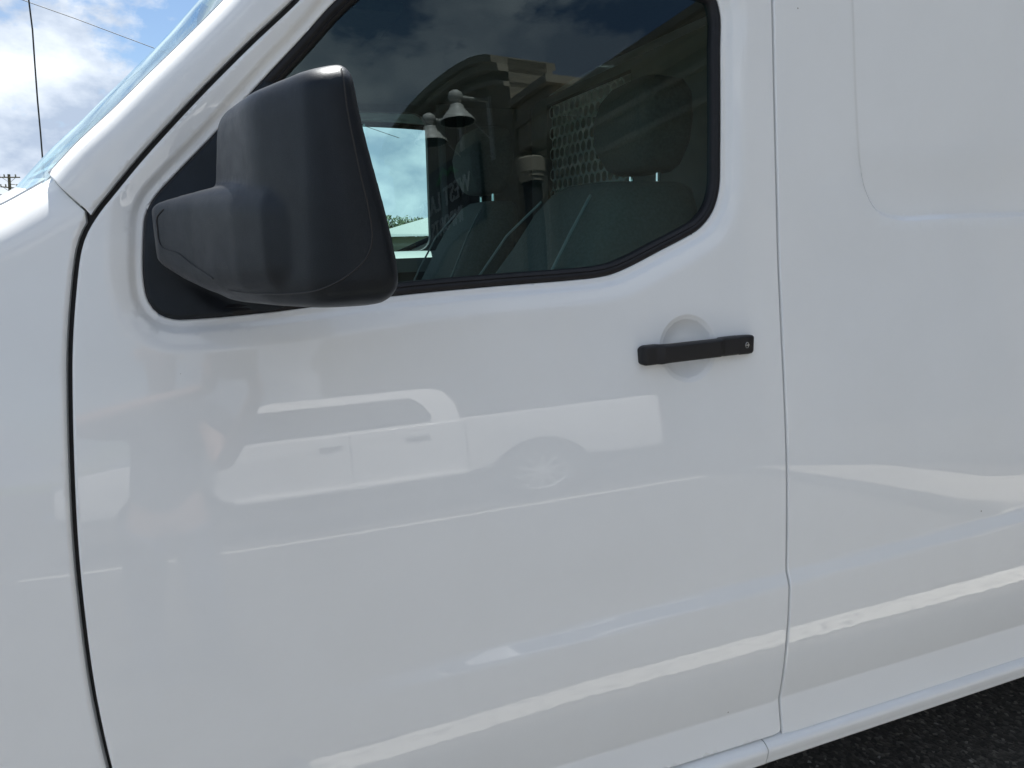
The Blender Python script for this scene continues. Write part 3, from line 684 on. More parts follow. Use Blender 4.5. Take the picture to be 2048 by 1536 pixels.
# seats
def seat(yc, df=0.0, dr=0.0, dh=0.0):
    mb = MB(); loops = []
    T = []                                                     # (z, x front, x rear, half width)
    for (z, xf, xr, hw) in [(a_, b_+df*(1 if a_ < 1.5 else .45), c_+dr, d_) for a_, b_, c_, d_ in ((.95,.50,.70,.25),(1.05,.53,.745,.26),(1.2,.60,.80,.265),(1.38,.685,.87,.26),(1.50,.745,.915,.235),(1.58,.79,.945,.20),(1.63,.825,.955,.16),(1.648,.85,.945,.12))]:
        loops.append([(p[0], p[1], z) for p in rrect((xf+xr)/2, yc, (xr-xf)/2, hw, min((xr-xf)*.42, .07), 6)])
    mb.loft(loops); st = mb.build('seat_back', CLOTH, van, smooth=True, auto=80)
    mb = MB(); mb.loft([[(x, p[0], p[1]) for p in rrect(yc, .90, .25, .10, .05, 5)] for x in (.12,.20,.5,.70)]); c = mb.build('seat_cushion', CLOTH, van, smooth=True)
    # side bolsters: lighter piping seam
    for s_ in (-1, 1):
        mb = MB(); mb.tube([(.505+df,yc+s_*.238,1.08),(.60+df,yc+s_*.238,1.25),(.685+df,yc+s_*.222,1.42),(.745+df*.7,yc+s_*.195,1.53),(.81+df*.45,yc+s_*.14,1.615)], .0035, 6); q = mb.build('piping', mat('piping_grey', (.22,.24,.24), rough=.6), None, smooth=True); q.parent = st; q.matrix_parent_inverse = Matrix.Identity(4)
    mb = MB(); loops = []
    for (z, xf, xr, hw) in [(a_, b_+dh, c_+dh, d_) for a_, b_, c_, d_ in ((1.675,.835,.925,.085),(1.69,.82,.935,.11),(1.74,.80,.945,.135),(1.80,.795,.95,.14),(1.855,.81,.95,.13),(1.885,.83,.945,.105),(1.897,.85,.93,.07))]:
        loops.append([(p[0], p[1], z) for p in rrect((xf+xr)/2, yc, (xr-xf)/2, hw, .04, 6)])
    mb.loft(loops); hr = mb.build('headrest', mat('headrest_cloth', (.05,.054,.054), rough=.9, noise=(140,.2)), van, smooth=True, auto=80)
    for s_ in (-1, 1):
        mb = MB(); mb.tube([(.885+dh,yc+s_*.065,1.60),(.885+dh,yc+s_*.065,1.70)], .0065, 8); q = mb.build('headrest_post', CHROME, None, smooth=True); q.parent = hr; q.matrix_parent_inverse = Matrix.Identity(4)
    return st
seat(.52, -.055, .12, .125); seat(1.38)
# perforated partition behind the seats
def partition():
    mb = MB(); X = 1.235; s = .045; rh = .0182; n = 12
    y0, y1, z0, z1 = 1.0, 1.62, 1.39, 2.03
    rows = int((z1-z0)/(s*.866)); cols = int((y1-y0)/s)
    for j in range(rows):
        for i in range(cols):
            cy = y0+s*(i+.5)+(s/2 if j % 2 else 0); cz = z0+s*.866*(j+.5); b = len(mb.v)
            for k in range(n):
                a = 2*math.pi*k/n; mb.v.append((X, cy+rh*math.cos(a), cz+rh*math.sin(a)))
            for k in range(n):
                a = 2*math.pi*k/n+math.pi/6*0; q = (a-math.pi/2+math.pi/6) % (math.pi/3)-math.pi/6; Rr = s/2/math.cos(((a+math.pi/6) % (math.pi/3))-math.pi/6)
                mb.v.append((X, cy+Rr*math.cos(a)*1.004, cz+Rr*math.sin(a)*1.004))
            for k in range(n): k2 = (k+1) % n; mb.f.append((b+k, b+k2, b+n+k2, b+n+k))
    o = obj('perforated_partition', mb.v, mb.f, LTRIM, smooth=False); ploc(o, van)
    mb = MB(); mb.box((X+.002,.12,.46),(X+.03,.985,2.06)); mb.box((X+.002,1.64,.46),(X+.03,1.84,2.06)); mb.box((X+.002,.985,.46),(X+.03,1.64,1.385)); mb.box((X+.002,.985,2.03),(X+.03,1.64,2.06))
    mb.build('partition_frame', mat('partition_dark', (.09,.10,.10), rough=.6, noise=(12,.1)), van)
    for y in (.72,.86,1.1,1.22):
        mb = MB(); mb.box((X+.25,y,.46),(X+.29,y+.03,2.05)); mb.build('shelf_upright', LTRIM, van)
partition()
# dashboard and steering wheel
mb = MB(); mb.loft([[(-.34,y,.7),(-.02,y,.8),(.02,y,1.05),(-.02,y,1.30),(-.16,y,1.38),(-.36,y,1.40)] for y in (.14,.5,1.0,1.5,1.83)]); mb.build('dashboard', TRIM, van, smooth=True)
mb = MB(); c = Vector((.16,.52,1.22)); ax = Vector((-.55,0,.35)).normalized(); e1 = Vector((0,1,0)); e2 = ax.cross(e1)
mb.tube([c+(e1*math.cos(t)+e2*math.sin(t))*.19 for t in np.linspace(0, 2*math.pi, 41)], .014, 8); mb.tube([c+e1*.18, c, c-e1*.18], .02, 6); mb.tube([c, c+ax*-.25*-1], .03, 8)
mb.build('steering_wheel', TRIM, van, smooth=True)

# ------------------------------------------------------------------ pickup parked across the lot
def pickup():
    yn = -6.05; yf = -8.0; ym = (yn+yf)/2
    t = empty('pickup_truck', 'white crew-cab pickup truck parked across the lot, beside the second line', 'truck', (1.6, ym, 0))
    P_ = mat('truck_white', (.80,.80,.79), rough=.12, spec=.5, coat=.6); DG = mat('truck_glass', (.01,.012,.014), rough=.03); BK = mat('truck_black', (.015,.015,.016), rough=.5)
    fx, rx = -1.10, 2.93
    def arch(cx, r, a0, a1, n=14): return [(cx+r*math.cos(R(a0+(a1-a0)*k/n)), .42+r*math.sin(R(a0+(a1-a0)*k/n))) for k in range(n+1)]
    prof = [(-1.98,.62)]+arch(fx,.58,158,22)+[(-.25,.64),(2.2,.64)]+arch(rx,.58,158,22)+[(4.36,.60),(4.42,.75),(4.42,1.42),(4.36,1.475),(2.13,1.455)]
    low = prof+[(2.10,1.43),(-.85,1.39),(-1.3,1.34),(-1.95,1.23),(-2.2,1.05),(-2.22,.70)]
    mb = MB(); mb.extrude(low, 'y', yn, yf); mb.build('body', P_, t, bevel=.035, seg=3)
    # cab with tumblehome
    def cabloop(z, x0, x1, ins): return [(x0,yn-.02-ins,z),(x1,yn-.02-ins,z),(x1,yf+.02+ins,z),(x0,yf+.02+ins,z)]
    mb = MB(); mb.loft([cabloop(1.39,-.95,2.12,0),cabloop(1.66,-.50,2.08,.12),cabloop(1.80,-.2,2.0,.19),cabloop(1.86,-.02,1.86,.26)]); mb.build('cab', P_, t, bevel=.04, seg=3)
    # side windows, front and rear door
    def yat(z): return yn-.02-(np.interp(z, (1.39,1.66,1.80,1.86), (0,.12,.19,.26)))+.006
    for q_ in (0, 1):
        poly = ([(-.66,1.43),(.80,1.45),(.80,1.755),(-.22,1.755)], [(.88,1.45),(1.78,1.46),(1.80,1.53),(1.74,1.66),(1.62,1.755),(.88,1.755)])[q_]
        mb = MB(); mb.loft([[(p[0],yat(p[1])+.002,p[1]) for p in poly],[(p[0],yat(p[1])-.02,p[1]) for p in poly]]); mb.build('side_window', DG, t)
        poly2 = [(p[0], p[1]) for p in poly]
        mb = MB(); mb.loft([[(p[0],2*ym-yat(p[1])-.002,p[1]) for p in poly],[(p[0],2*ym-yat(p[1])+.02,p[1]) for p in poly]]); mb.build('side_window', DG, t)
    for q in (0, 1):
        mb = MB(); poly = [(.79,1.45),(.89,1.45),(.89,1.755),(.79,1.755)]
        mb.loft([[(p[0],yat(p[1])+.001 if not q else 2*ym-yat(p[1])-.001,p[1]) for p in poly],[(p[0],yat(p[1])-.02 if not q else 2*ym-yat(p[1])+.02,p[1]) for p in poly]]); mb.build('window_post', DG, t)
    mb = MB(); mb.loft([[(-.90,yn-.10,1.41),(-.90,yf+.10,1.41),(-.46,yf+.19,1.67),(-.46,yn-.19,1.67)],[(-.94,yn-.10,1.43),(-.94,yf+.10,1.43),(-.24,yf+.25,1.80),(-.24,yn-.25,1.80)]]); mb.build('windshield', DG, t)
    # door handles, seams, sill step, arch liners
    for x in (.62, 1.62):
        mb = MB(); mb.box((x-.13,yn-.01,1.215),(x+.13,yn+.018,1.265)); mb.build('door_handle', BK, t, bevel=.008)
        mb = MB(); mb.box((x-.05,yn+.019,1.228),(x+.05,yn+.026,1.25)); mb.build('handle_inset', CHROME, t)
    for x in (-.70, .84, 2.12):
        mb = MB(); mb.box((x-.006,yn-.02,.62),(x+.006,yn+.0015,1.40)); mb.build('door_seam', BK, t)
    mb = MB(); mb.box((-.45,yn-.05,.60),(2.1,yn+.085,.66)); mb.build('side_step', mat('step_bright', (.8,.8,.78), rough=.25), t, bevel=.01)
    mb = MB(); mb.box((-1.6,yn-.10,.35),(4.2,yf+.10,.60)); mb.build('chassis', BK, t)
    for cx in (fx, rx):
        for yy in (yn, yf):
            q = -1 if yy == yn else 1
            mb = MB(); mb.loft([[(cx+0.57*math.cos(a), yy+q*.02, .42+0.57*math.sin(a)) for a in np.linspace(0, math.pi, 17)],[(cx+0.57*math.cos(a), yy+q*.30, .42+0.57*math.sin(a)) for a in np.linspace(0, math.pi, 17)]], cap=False, close=False)
            mb.f.append(tuple(17+k for k in range(17))); mb.build('arch_liner', BK, t)
            wheel(cx, yy+q*.13, .46, .31, t, -1 if yy == yn else 1)
    mb = MB(); mb.box((4.42,yn-.03,.62),(4.55,yf+.03,.80)); mb.build('rear_bumper', CHROME, t, bevel=.03)
    mb = MB(); mb.box((-2.34,yn-.02,.52),(-2.16,yf+.02,.78)); mb.build('front_bumper', CHROME, t, bevel=.04)
    for yy in (yn-.16, yf+.02):
        mb = MB(); mb.box((4.35,yy,1.0),(4.435,yy+.14,1.36)); mb.build('tail_light', mat('tail_red', (.35,.01,.01), rough=.15), t, bevel=.01)
    for yy in (yn-.36, yf+.06):
        mb = MB(); mb.box((-2.24,yy,.95),(-2.12,yy+.30,1.15)); mb.build('headlight', CHROME, t, bevel=.015)
    mb = MB(); mb.box((-.74,yn+.02,1.42),(-.58,yn+.24,1.60)); mb.build('door_mirror', BK, t, bevel=.03)
    return t
pickup()

# ------------------------------------------------------------------ shop building: facade line runs away from the van
FA = Vector((6.06, 0, 0)); FD = Vector((-.155, -1, 0)).normalized(); FN = Vector((FD.y, -FD.x, 0))     # FN faces the lot (-x)
if FN.x > 0: FN = -FN
def fp(s, out, z): q = FA+FD*s+FN*out; return (q.x, q.y, z*.915)
STUC = mat('beige_stucco', (.33,.29,.225), rough=.9, noise=(1.2,.12), bump=(40,.2,.01)); STUC2 = mat('tan_trim', (.42,.37,.29), rough=.85, noise=(2,.1))
bld = empty('shop_building', 'tan stuccoed shop building with stepped cornice and arched parapet', 'building', fp(5, 0, 0))
def fbox(mb, s0, s1, o0, o1, z0, z1):
    i = len(mb.v); mb.v += [fp(s0,o0,z0),fp(s1,o0,z0),fp(s1,o1,z0),fp(s0,o1,z0),fp(s0,o0,z1),fp(s1,o0,z1),fp(s1,o1,z1),fp(s0,o1,z1)]
    mb.f += [(i,i+3,i+2,i+1),(i+4,i+5,i+6,i+7),(i,i+1,i+5,i+4),(i+1,i+2,i+6,i+5),(i+2,i+3,i+7,i+6),(i+3,i,i+4,i+7)]
    return mb
fbox(MB(), -7, 9.3, -8, 0, 0, 5.05).build('wall', STUC, bld)
fbox(MB(), 14.4, 26, -8, 0, 0, 5.05).build('wall', STUC, bld)
for (s0, s1) in ((-7.02, 9.3), (14.4, 26.02)):
    fbox(MB(), s0, s1, -8.05, .10, 4.35, 4.43).build('string_course', STUC2, bld)
    fbox(MB(), s0, s1, -8.05, .08, 4.78, 4.86).build('string_course', STUC2, bld)
    fbox(MB(), s0, s1, -8.1, .16, 5.04, 5.14).build('cornice', STUC2, bld)
    fbox(MB(), s0, s1, -8.15, .30, 5.14, 5.26).build('cornice', STUC2, bld)
    fbox(MB(), s0, s1, -8.2, .38, 5.26, 5.36).build('cornice', STUC, bld)
# raised block with the lower cornice step
fbox(MB(), 8.35, 9.3, -.75, .34, 4.9, 5.62).build('parapet_block', STUC2, bld, bevel=.02)
fbox(MB(), 8.25, 9.29, -.85, .44, 5.62, 5.74).build('parapet_cap', STUC2, bld)
# arched pavilion
def arch_z(s): u = (s-11.85)/2.55; return 6.15+.72*math.sqrt(max(0, 1-(u*.92)**2))
def pav(o0, o1, dz0, dz1, name, material, z0=None):
    mb = MB(); ss = np.linspace(9.3, 14.4, 25)
    lo = [(s, (arch_z(s)+dz0) if z0 is None else z0) for s in ss]; hi = [(s, arch_z(s)+dz1) for s in ss]
    poly = lo+hi[::-1]; mb.loft([[fp(p[0],o0,p[1]) for p in poly],[fp(p[0],o1,p[1]) for p in poly]]); return mb.build(name, material, bld)
pav(-.30, .40, 0, -.0, 'pavilion_wall', STUC, z0=0)
pav(-.36, .50, -.46, -.38, 'arch_moulding', STUC2); pav(-.40, .58, -.22, -.10, 'arch_moulding', STUC2); pav(-.46, .68, -.10, .02, 'arch_cap', STUC)
# shop windows, door, piers
DW = mat('shop_glass', (.012,.014,.016), rough=.04)
for (s0, s1) in ((1.0,2.6),(2.9,4.5),(5.4,7.0),(7.2,8.6),(15.2,17),(17.4,19.2)):
    w_ = fbox(MB(), s0, s1, -.05, .03, .7, 3.0).build('shop_window', DW, bld)
    fbox(MB(), s0-.06, s1+.06, .0, .07, .62, .70).build('window_sill', STUC2, bld)
fbox(MB(), 10.2, 13.5, .38, .44, .02, 2.9).build('shop_entrance', DW, bld)
for s in (4.95, 9.0):
    fbox(MB(), s-.22, s+.22, 0, .22, 0, 4.1).build('pier', STUC2, bld, bevel=.02); fbox(MB(), s-.30, s+.30, 0, .30, 4.1, 4.34).build('pier_capital', STUC2, bld, bevel=.02)
# column before the wall: shaft coloured dark to stand for shade, ring capital tan
c = fp(8.1, .9, 0); mb = MB(); mb.loft([[(c[0]+r*math.cos(a), c[1]+r*math.sin(a), z) for a in np.linspace(0, 2*math.pi, 25)[:-1]] for z, r in ((0,.2),(.12,.2),(.14,.15),(3.68,.125),(3.70,.155),(3.745,.155),(3.75,.165),(3.80,.165),(3.81,.18),(3.98,.185),(4.0,.17))]); mb.build('column', mat('shaded_post', (.03,.03,.03), rough=.6), bld, smooth=True, auto=30)
mb = MB(); mb.loft([[(c[0]+r*math.cos(a), c[1]+r*math.sin(a), z) for a in np.linspace(0, 2*math.pi, 25)[:-1]] for z, r in ((3.69,.13),(3.70,.16),(3.745,.16),(3.75,.175),(3.80,.175),(3.81,.19),(3.985,.195),(4.005,.17))]); mb.build('column_capital', STUC2, bld, smooth=True, auto=30)
# sign board with lettering
sgn = fbox(MB(), 10.35, 13.3, .41, .47, 4.15, 5.42).build('sign_board', mat('sign_black', (.008,.008,.009), rough=.35), bld)
LET = mat('letter_white', (.75,.75,.75), rough=.5); GRN = mat('logo_green', (.03,.25,.06), rough=.5)
def text(body, s, z, size):
    cu = bpy.data.curves.new('t', 'FONT'); cu.body = body; cu.size = size; cu.extrude = .012; cu.align_x = 'CENTER'; cu.align_y = 'CENTER'; cu.space_character = 1.08
    o = bpy.data.objects.new('t', cu); COL.objects.link(o)
    xa = -(-FD)*1; x_ax = FD if FD.cross(Vector((0, 0, 1))).dot(FN) > 0 else -FD          # reads from the lot
    mw = Matrix((x_ax, Vector((0, 0, 1)), FN)).transposed().to_4x4(); mw.translation = Vector(fp(s, .485, z))
    bpy.context.view_layer.update(); dg = bpy.context.evaluated_depsgraph_get(); me = bpy.data.meshes.new_from_object(o.evaluated_get(dg)); me.transform(mw)
    bpy.data.objects.remove(o)
    bm = bmesh.new(); bm.from_mesh(me); bmesh.ops.remove_doubles(bm, verts=bm.verts, dist=1e-5); left = set(bm.faces)
    while left:                                                # one object per letter
        st = [left.pop()]; isl = [st[0]]
        while st:
            for e in st.pop().edges:
                for g in e.link_faces:
                    if g in left: left.remove(g); st.append(g); isl.append(g)
        vs_ = {}; fs_ = []
        for g in isl: fs_.append([vs_.setdefault(q, len(vs_)) for q in g.verts])
        n = obj('letter', [tuple(q.co) for q in vs_], fs_, LET, smooth=False); n.parent = sgn; n.matrix_parent_inverse = Matrix.Identity(4)
    bm.free(); bpy.data.meshes.remove(me)
text('WEST LAKE', 11.8, 4.83, .40); text('IMPORTS', 11.75, 4.42, .32)
mb = MB(); pk = [(p_[0]-.65, p_[1]+.40) for p_ in [(11.75,4.72),(12.05,4.90),(12.2,4.84),(12.4,4.97),(12.75,4.72),(12.6,4.72),(12.4,4.86),(12.22,4.76),(12.05,4.82),(11.92,4.72)]]
mb.loft([[fp(p[0],.472,p[1]) for p in pk],[fp(p[0],.49,p[1]) for p in pk]]); q = mb.build('logo_peak', GRN, None); q.parent = sgn; q.matrix_parent_inverse = Matrix.Identity(4)
# gooseneck lamps over the sign
LW = mat('lamp_enamel', (.62,.60,.56), rough=.45, noise=(8,.08))
def lamp(s, z, lbl):
    t = empty('wall_lamp', lbl, 'lamp', fp(s, .40, z), 'barn lamps above the shop sign')
    mb = MB(); c = Vector(fp(s, 1.0, z)); loops = []
    for dz, r in ((.345,.02),(.34,.055),(.315,.092),(.27,.115),(.22,.115),(.17,.09),(.15,.06),(.125,.055),(.12,.10),(.085,.115),(.06,.12),(-.03,.195),(-.13,.285),(-.145,.287),(-.14,.27),(-.05,.20)):
        loops.append([(c.x+r*math.cos(a), c.y+r*math.sin(a), c.z+dz) for a in np.linspace(0, 2*math.pi, 29)[:-1]])
    mb.loft(loops, cap=False); mb.f.append(tuple(range(27,-1,-1))); mb.build('lamp_shade', LW, t, smooth=True, auto=40)
    mb = MB(); mb.loft([[(c.x+r*math.cos(a), c.y+r*math.sin(a), c.z+dz) for a in np.linspace(0, 2*math.pi, 29)[:-1]] for dz, r in ((-.138,.262),(-.06,.19),(.0,.06))]); mb.build('lamp_inside', JAMB, t, smooth=True)
    mb = MB(); mb.tube([c+Vector((0,0,.24)), Vector(fp(s,.40,z+.26))], .032, 10); mb.build('arm', LW, t, smooth=True)
    mb = MB(); mb.tube([Vector(fp(s,.92,z+.06)), Vector(fp(s,.42,z-.42))], .013, 8); mb.build('brace', LW, t, smooth=True)
    mb = MB(); fbox(mb, s-.05, s+.05, .40, .44, z-.75, z+.32); mb.build('wall_plate', LW, t)
    return t
lamp(9.95, 5.72, 'nearer bell-shaped barn lamp on the arched shop front'); lamp(11.0, 5.72, 'farther bell-shaped barn lamp on the arched shop front')
# sidewalk with kerb in front of the shop
CONC = mat('kerb_concrete', (.34,.32,.285), rough=.9, noise=(3,.15), bump=(60,.2,.004))
kp = [(9.0,-1.45),(4.3,-1.60),(4.02,-1.72),(3.93,-1.98),(4.03,-2.4),(4.86,-5.1),(5.05,-5.9),(5.0,-8.6),(4.0,-9.2),(3.0,-20),(2.2,-26),(9,-26)]
mb = MB(); mb.extrude(kp, 'z', 0.0, .14); struct(mb.build('sidewalk', CONC, None, bevel=.02))
bedp = [(9.0,-2.05),(4.75,-2.2),(4.66,-2.35),(5.45,-5.0),(5.55,-5.7),(9.0,-5.7)]
mb = MB(); mb.extrude(bedp, 'z', .10, .146); struct(mb.build('planting_bed', mat('bark_mulch', (.055,.045,.038), rough=.95, noise=(40,.5), bump=(60,.6,.02)), None))

# ------------------------------------------------------------------ far side seen through the cab, and the street to the left
def leaf_tree(name, x, y, h, r, label, seed, group):
    rnd = random.Random(seed); t = empty(name, label, 'tree', (x, y, 0), group)
    mb = MB(); mb.tube([(x,y,0),(x+.1,y,h*.3),(x-.1,y+.1,h*.6),(x,y,h*.85)], [.22,.17,.10,.03], 8)
    for k in range(5):
        a = rnd.uniform(0, 6.28); z0 = h*rnd.uniform(.3,.6); mb.tube([(x,y,z0),(x+math.cos(a)*r*.7,y+math.sin(a)*r*.7,z0+h*.25)], [.07,.02], 5)
    mb.build('trunk', mat('bark', (.09,.07,.05), rough=.95), t, smooth=True)
    v = []; f = []
    cl = [(rnd.gauss(0,.45)*r, rnd.gauss(0,.45)*r, h*(.62+rnd.gauss(0,.15)), r*rnd.uniform(.22,.42)) for _ in range(34)]
    for (cx, cy, cz, cr) in cl:
        for _ in range(90):
            d = Vector((rnd.gauss(0,1), rnd.gauss(0,1), rnd.gauss(0,.8))).normalized()*cr*rnd.uniform(.6,1.05); p = Vector((x+cx, y+cy, cz))+d
            if p.z < h*.22: continue
            a = Vector((rnd.gauss(0,1), rnd.gauss(0,1), rnd.gauss(0,1))).normalized(); b = a.orthogonal().normalized(); s_ = rnd.uniform(.2,.4)
            i = len(v); v += [p-a*s_, p+b*s_*.6, p+a*s_, p-b*s_*.6]; f.append((i,i+1,i+2,i+3))
    o = obj('crown', v, f, mat('leaf_%d' % (seed % 3), [(.055,.095,.028),(.075,.105,.03),(.045,.08,.03)][seed % 3], rough=.7, noise=(1.5,.4)), smooth=False); ploc(o, t); return t
for k, (x, y, h, r, lb) in enumerate([(34.5,186,6.4,4.3,'leftmost leafy tree of the row beyond the field'),(39,182,6.3,4.4,'leafy tree second from left in the row beyond the field'),(43.5,184,6.7,4.4,'middle leafy tree of the row beyond the field, seen through the cab'),(48,180,6.0,4.3,'low leafy tree second from right in the row beyond the field'),(52.5,183,6.6,4.4,'rightmost leafy tree of the row beyond the field')]):
    leaf_tree('leafy_tree', x, y, h, r, lb, 11+k, 'trees beyond the field')
shed = empty('roadside_shed', 'low building with pale grey metal roof beyond the grass', 'building', (14, 47, 0))
mb = MB(); mb.box((9.5,45,0),(20,52,1.62)); mb.build('wall', mat('shed_wall', (.12,.12,.1), rough=.8), shed)
mb = MB(); mb.loft([[(9.2,44.6,1.66),(9.2,52.4,1.66),(9.2,48.5,1.9)],[(15,44.6,1.66),(15,52.4,1.66),(15,48.5,3.4)],[(20.3,44.6,1.66),(20.3,52.4,1.66),(20.3,48.5,3.6)]]); mb.build('roof', mat('metal_roof', (.085,.10,.10), rough=.6), shed)
# utility pole
WOOD = mat('pole_wood', (.10,.085,.07), rough=.9, noise=(3,.25)); IRON = mat('pole_iron', (.16,.16,.165), rough=.6); 
px_, py_ = -23.15, 105
pole = empty('utility_pole', 'weathered wooden utility pole with cross arms and transformers', 'utility pole', (px_, py_, 0))
mb = MB(); mb.tube([(px_-.35,py_,0),(px_-.25,py_,7),(px_,py_,10.25)], [.22,.19,.15], 10); mb.build('shaft', WOOD, pole, smooth=True)
for (z, a, b, yy) in ((9.88,-1.35,1.15,-.2),(8.75,-1.0,.85,-.2)):
    mb = MB(); mb.tube([(px_+a,py_+yy,z+(.05 if z < 9 else 0)),(px_+b,py_+yy,z-(.16 if z < 9 else 0))], .075, 6); mb.build('cross_arm', WOOD, pole)
    for s_ in (-1, 1):
        mb = MB(); mb.tube([(px_+s_*.75,py_+yy-.08,z),(px_,py_+yy,z-.62)], .028, 5); mb.build('arm_brace', IRON, pole)
    for u in (-.95,-.45,.7):
        mb = MB(); mb.loft([[(px_+u+r*math.cos(q),py_+yy+r*math.sin(q),z+dz) for q in np.linspace(0, 6.283, 9)[:-1]] for dz, r in ((.05,.05),(.12,.09),(.2,.06),(.26,.1),(.36,.05))]); mb.build('insulator', IRON, pole)
for (u, yy) in ((-1.05,-.35),(-.55,-.5)):
    mb = MB(); mb.loft([[(px_+u+r*math.cos(q),py_+yy+r*math.sin(q),z) for q in np.linspace(0, 6.283, 15)[:-1]] for z, r in ((6.7,.25),(6.75,.3),(7.85,.3),(7.92,.22))]); mb.build('transformer', mat('transformer_grey', (.30,.31,.30), rough=.5), pole, smooth=True)
mb = MB(); mb.tube([(px_,py_,9.1),(px_+.5,py_-.2,9.05),(px_+1.1,py_-.3,8.8)], .05, 6); mb.build('bracket', IRON, pole)
for (u, z) in ((.45,8.25),(.8,8.2),(1.1,8.45)):
    mb = MB(); mb.tube([(px_+u,py_-.25,z+.45),(px_+u,py_-.25,z)], .08, 7); mb.build('cutout_fuse', IRON, pole)
WIRE = mat('cable_black', (.01,.01,.01), rough=.6)
mb = MB(); mb.tube([(-4.52,25,9.8),(-4.5520,25,8.7558),(-4.5707,25,7.6930),(-4.64,25,6.7),(-4.6997,25,5.7790),(-4.745,25,4.85),(-4.80,25,3.95),(-4.9,25,2.4),(-4.93,25,0)], .022, 6); tag(mb.build('hanging_cable', WIRE, None, smooth=True), 'thick black cable running steeply down beside the windshield', 'cable')
mb = MB(); mb.tube([(-20,60,19.9),(-12.235,60,18.198),(-11.016,60,17.778),(-8.06,60,16.8475),(-3.276,60,15.218),(4,60,12.6),(14,60,9.5)], .024, 6); tag(mb.build('power_line', WIRE, None, smooth=True), 'thin wire slanting across the clouds above the windshield', 'power line')

# ------------------------------------------------------------------ the photographer, seen as a reflection in the door
def skin(name, pts, edges, material, parent, sub=2, root=0):
    me = bpy.data.meshes.new(name); me.from_pydata([p[:3] for p in pts], edges, []); o = bpy.data.objects.new(name, me); COL.objects.link(o)
    bm = bmesh.new(); bm.from_mesh(me); ly = bm.verts.layers.skin.verify(); bm.verts.ensure_lookup_table()
    for v, p in zip(bm.verts, pts): v[ly].radius = (p[3], p[4] if len(p) > 4 else p[3]); v[ly].use_root = (v.index == root)
    bm.to_mesh(me); bm.free()
    o.modifiers.new('k', 'SKIN').use_smooth_shade = True; sb = o.modifiers.new('s', 'SUBSURF'); sb.levels = sub; sb.render_levels = sub
    dg = bpy.context.evaluated_depsgraph_get(); m2 = bpy.data.meshes.new_from_object(o.evaluated_get(dg)); o.modifiers.clear(); o.data = m2; bpy.data.meshes.remove(me)
    m2.materials.clear(); m2.materials.append(material); m2.polygons.foreach_set('use_smooth', [True]*len(m2.polygons))
    if parent: ploc(o, parent)
    return o
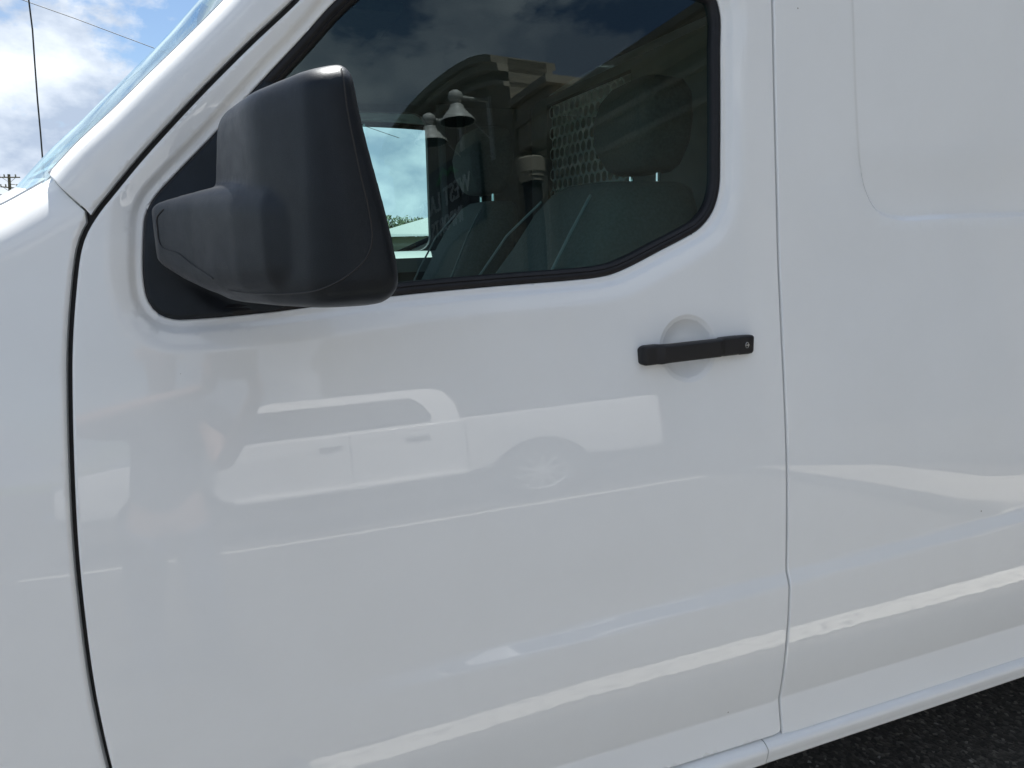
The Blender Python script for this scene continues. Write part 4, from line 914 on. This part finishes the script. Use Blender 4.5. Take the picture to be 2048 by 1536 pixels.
def photographer():
    per = empty('person', 'person in dark shirt and jeans holding up a phone, mirrored in the white door', 'person', (-.42, -1.82, 0))
    SK = mat('skin', (.36,.22,.165), rough=.6, noise=(20,.08)); SH = mat('dark_shirt', (.03,.035,.05), rough=.9, noise=(60,.2)); JE = mat('denim', (.06,.08,.13), rough=.9, noise=(80,.25)); HR = mat('hair', (.06,.04,.03), rough=.7)
    P = [(x_-.09, *r_) for (x_, *r_) in [(-.33,-1.83,.98,.14,.10),(-.33,-1.83,1.16,.13,.095),(-.32,-1.82,1.34,.15,.10),(-.315,-1.81,1.44,.11,.08),(-.31,-1.79,1.52,.05),(-.30,-1.77,1.575,.055),(-.295,-1.745,1.63,.078,.09),(-.295,-1.75,1.70,.075,.088),(-.295,-1.76,1.755,.045,.05)]]
    E = [(i, i+1) for i in range(8)]
    def chain(frm, pts):
        prev = frm
        for p in pts: P.append(p); E.append((prev, len(P)-1)); prev = len(P)-1
        return prev
    ends = []
    for sx, sh, el, wr in ((1, (-.23,-1.80,1.43), (-.17,-1.60,1.19), (.0,-1.315,1.455)), (-1, (-.59,-1.80,1.43), (-.66,-1.50,1.40), (-.165,-1.30,1.475))):
        e = chain(3, [(*sh,.062), ((sh[0]+el[0])/2,(sh[1]+el[1])/2,(sh[2]+el[2])/2,.050), (*el,.042), ((el[0]+wr[0])/2,(el[1]+wr[1])/2,(el[2]+wr[2])/2,.037), (*wr,.027,.022)])
        d = Vector((-sx*.012,.065,.03)); pm = Vector(wr)+d; e2 = chain(e, [(*pm,.036,.017)])
        for k, (dx_, ln) in enumerate(((-.030,.060),(-.010,.072),(.010,.074),(.029,.066))):
            b = pm+Vector((sx*.0,.025,.02+dx_*.9)); t1 = b+Vector((-sx*ln*.35,.022,.012)); t2 = t1+Vector((-sx*ln*.55,.004,.004))
            chain(e2, [(*b,.0095), (*t1,.0088), (*t2,.0075)])
        b = pm+Vector((-sx*.02,-.012,.028)); t1 = b+Vector((-sx*.03,.012,.022)); chain(e2, [(*b,.0115), (*t1,.0095), (*(t1+Vector((-sx*.022,.016,.004))),.0085)])
    for sx in (-1, 1):
        chain(0, [(-.42+sx*.10,-1.83,.90,.09), (-.42+sx*.12,-1.80,.50,.062), (-.42+sx*.13,-1.84,.28,.055), (-.42+sx*.135,-1.84,.09,.03), (-.42+sx*.14,-1.76,.045,.025,.022)])
    body = skin('body', P, E, SK, per)
    sh = [(x_-.09, *r_) for (x_, *r_) in [(-.33,-1.83,.93,.165,.125),(-.33,-1.83,1.16,.155,.115),(-.32,-1.82,1.34,.17,.118),(-.315,-1.81,1.45,.12,.09),(-.312,-1.80,1.495,.062,.06),
          (-.14,-1.80,1.43,.075),(-.05,-1.70,1.335,.068),(-.50,-1.80,1.43,.075),(-.54,-1.66,1.415,.068)]]
    skin('shirt', sh, [(0,1),(1,2),(2,3),(3,4),(3,5),(5,6),(3,7),(7,8)], SH, per)
    tr = [(-.42,-1.83,.97,.155,.115)]; te = []
    for sx in (-1, 1):
        b = len(tr); tr += [(-.42+sx*.10,-1.83,.86,.105),(-.42+sx*.12,-1.80,.50,.08),(-.42+sx*.13,-1.84,.28,.072),(-.42+sx*.135,-1.84,.10,.066)]; te += [(0,b),(b,b+1),(b+1,b+2),(b+2,b+3)]
    skin('trousers', tr, te, JE, per)
    for sx in (-1, 1):
        x = -.42+sx*.14; mb = MB(); mb.loft([[(x+p[0], -1.88+.26*u, z0+p[1]) for p in rrect(0, hz, hw, hz, hz*.7, 4)] for u, hw, hz, z0 in ((0,.035,.035,.005),(.15,.045,.05,.0),(.5,.05,.045,0),(.8,.05,.032,0),(1,.03,.02,.005))]); mb.build('shoe', mat('shoe', (.05,.05,.05), rough=.7), per, smooth=True)
    # cap of hair, ears, nose, eyes, mouth
    skin('hair', [(-.09-.295,-1.80,1.63,.075,.07),(-.09-.295,-1.80,1.71,.085,.075),(-.09-.295,-1.765,1.775,.06,.05),(-.09-.295,-1.70,1.775,.05,.035)], [(0,1),(1,2),(2,3)], HR, per)
    skin('nose', [(-.09-.29,-1.655,1.665,.008),(-.09-.288,-1.638,1.638,.012),(-.09-.289,-1.648,1.628,.009)], [(0,1),(1,2)], SK, per, 1)
    for sx in (-1, 1):
        skin('ear', [(-.09-.295+sx*.083,-1.75,1.665,.011,.02),(-.09-.295+sx*.086,-1.748,1.645,.011,.02),(-.09-.295+sx*.081,-1.745,1.625,.009,.012)], [(0,1),(1,2)], SK, per, 1)
        skin('eye', [(-.09-.29+sx*.031,-1.662,1.662,.008),(-.09-.29+sx*.037,-1.664,1.662,.007)], [(0,1)], mat('eye_dark', (.05,.04,.03), rough=.2), per, 1)
    skin('mouth', [(-.09-.312,-1.660,1.598,.005),(-.09-.289,-1.654,1.597,.006),(-.09-.266,-1.660,1.598,.005)], [(0,1),(1,2)], mat('lips', (.40,.18,.15), rough=.5), per, 1)
    # phone, its lens just behind the picture's point of view
    mt_ = Matrix((r2, u2, -fw)).transposed().to_4x4(); mt_.translation = cam.matrix_world.translation - fw*.012
    ph = empty('phone', 'black phone held up sideways in both hands, mirrored in the door', 'phone', cam.matrix_world.translation)
    def put(mb_, nm, material, bev=.004):
        for k, v in enumerate(mb_.v): mb_.v[k] = tuple(mt_ @ Vector(v))
        return mb_.build(nm, material, ph, bevel=bev)
    mb = MB(); mb.box((-.135,-.058,.002),(.017,.018,.010)); put(mb, 'case', mat('phone_case', (.012,.012,.014), rough=.35))
    mb = MB(); mb.box((-.020,-.022,-.0005),(.014,.015,.0018)); put(mb, 'camera_bump', mat('phone_bump', (.02,.02,.022), rough=.2), .002)
    mb = MB(); mb.box((-.130,-.054,.0102),(.012,.014,.0108)); put(mb, 'screen', mat('screen_off', (.004,.004,.005), rough=.05), 0)
photographer()
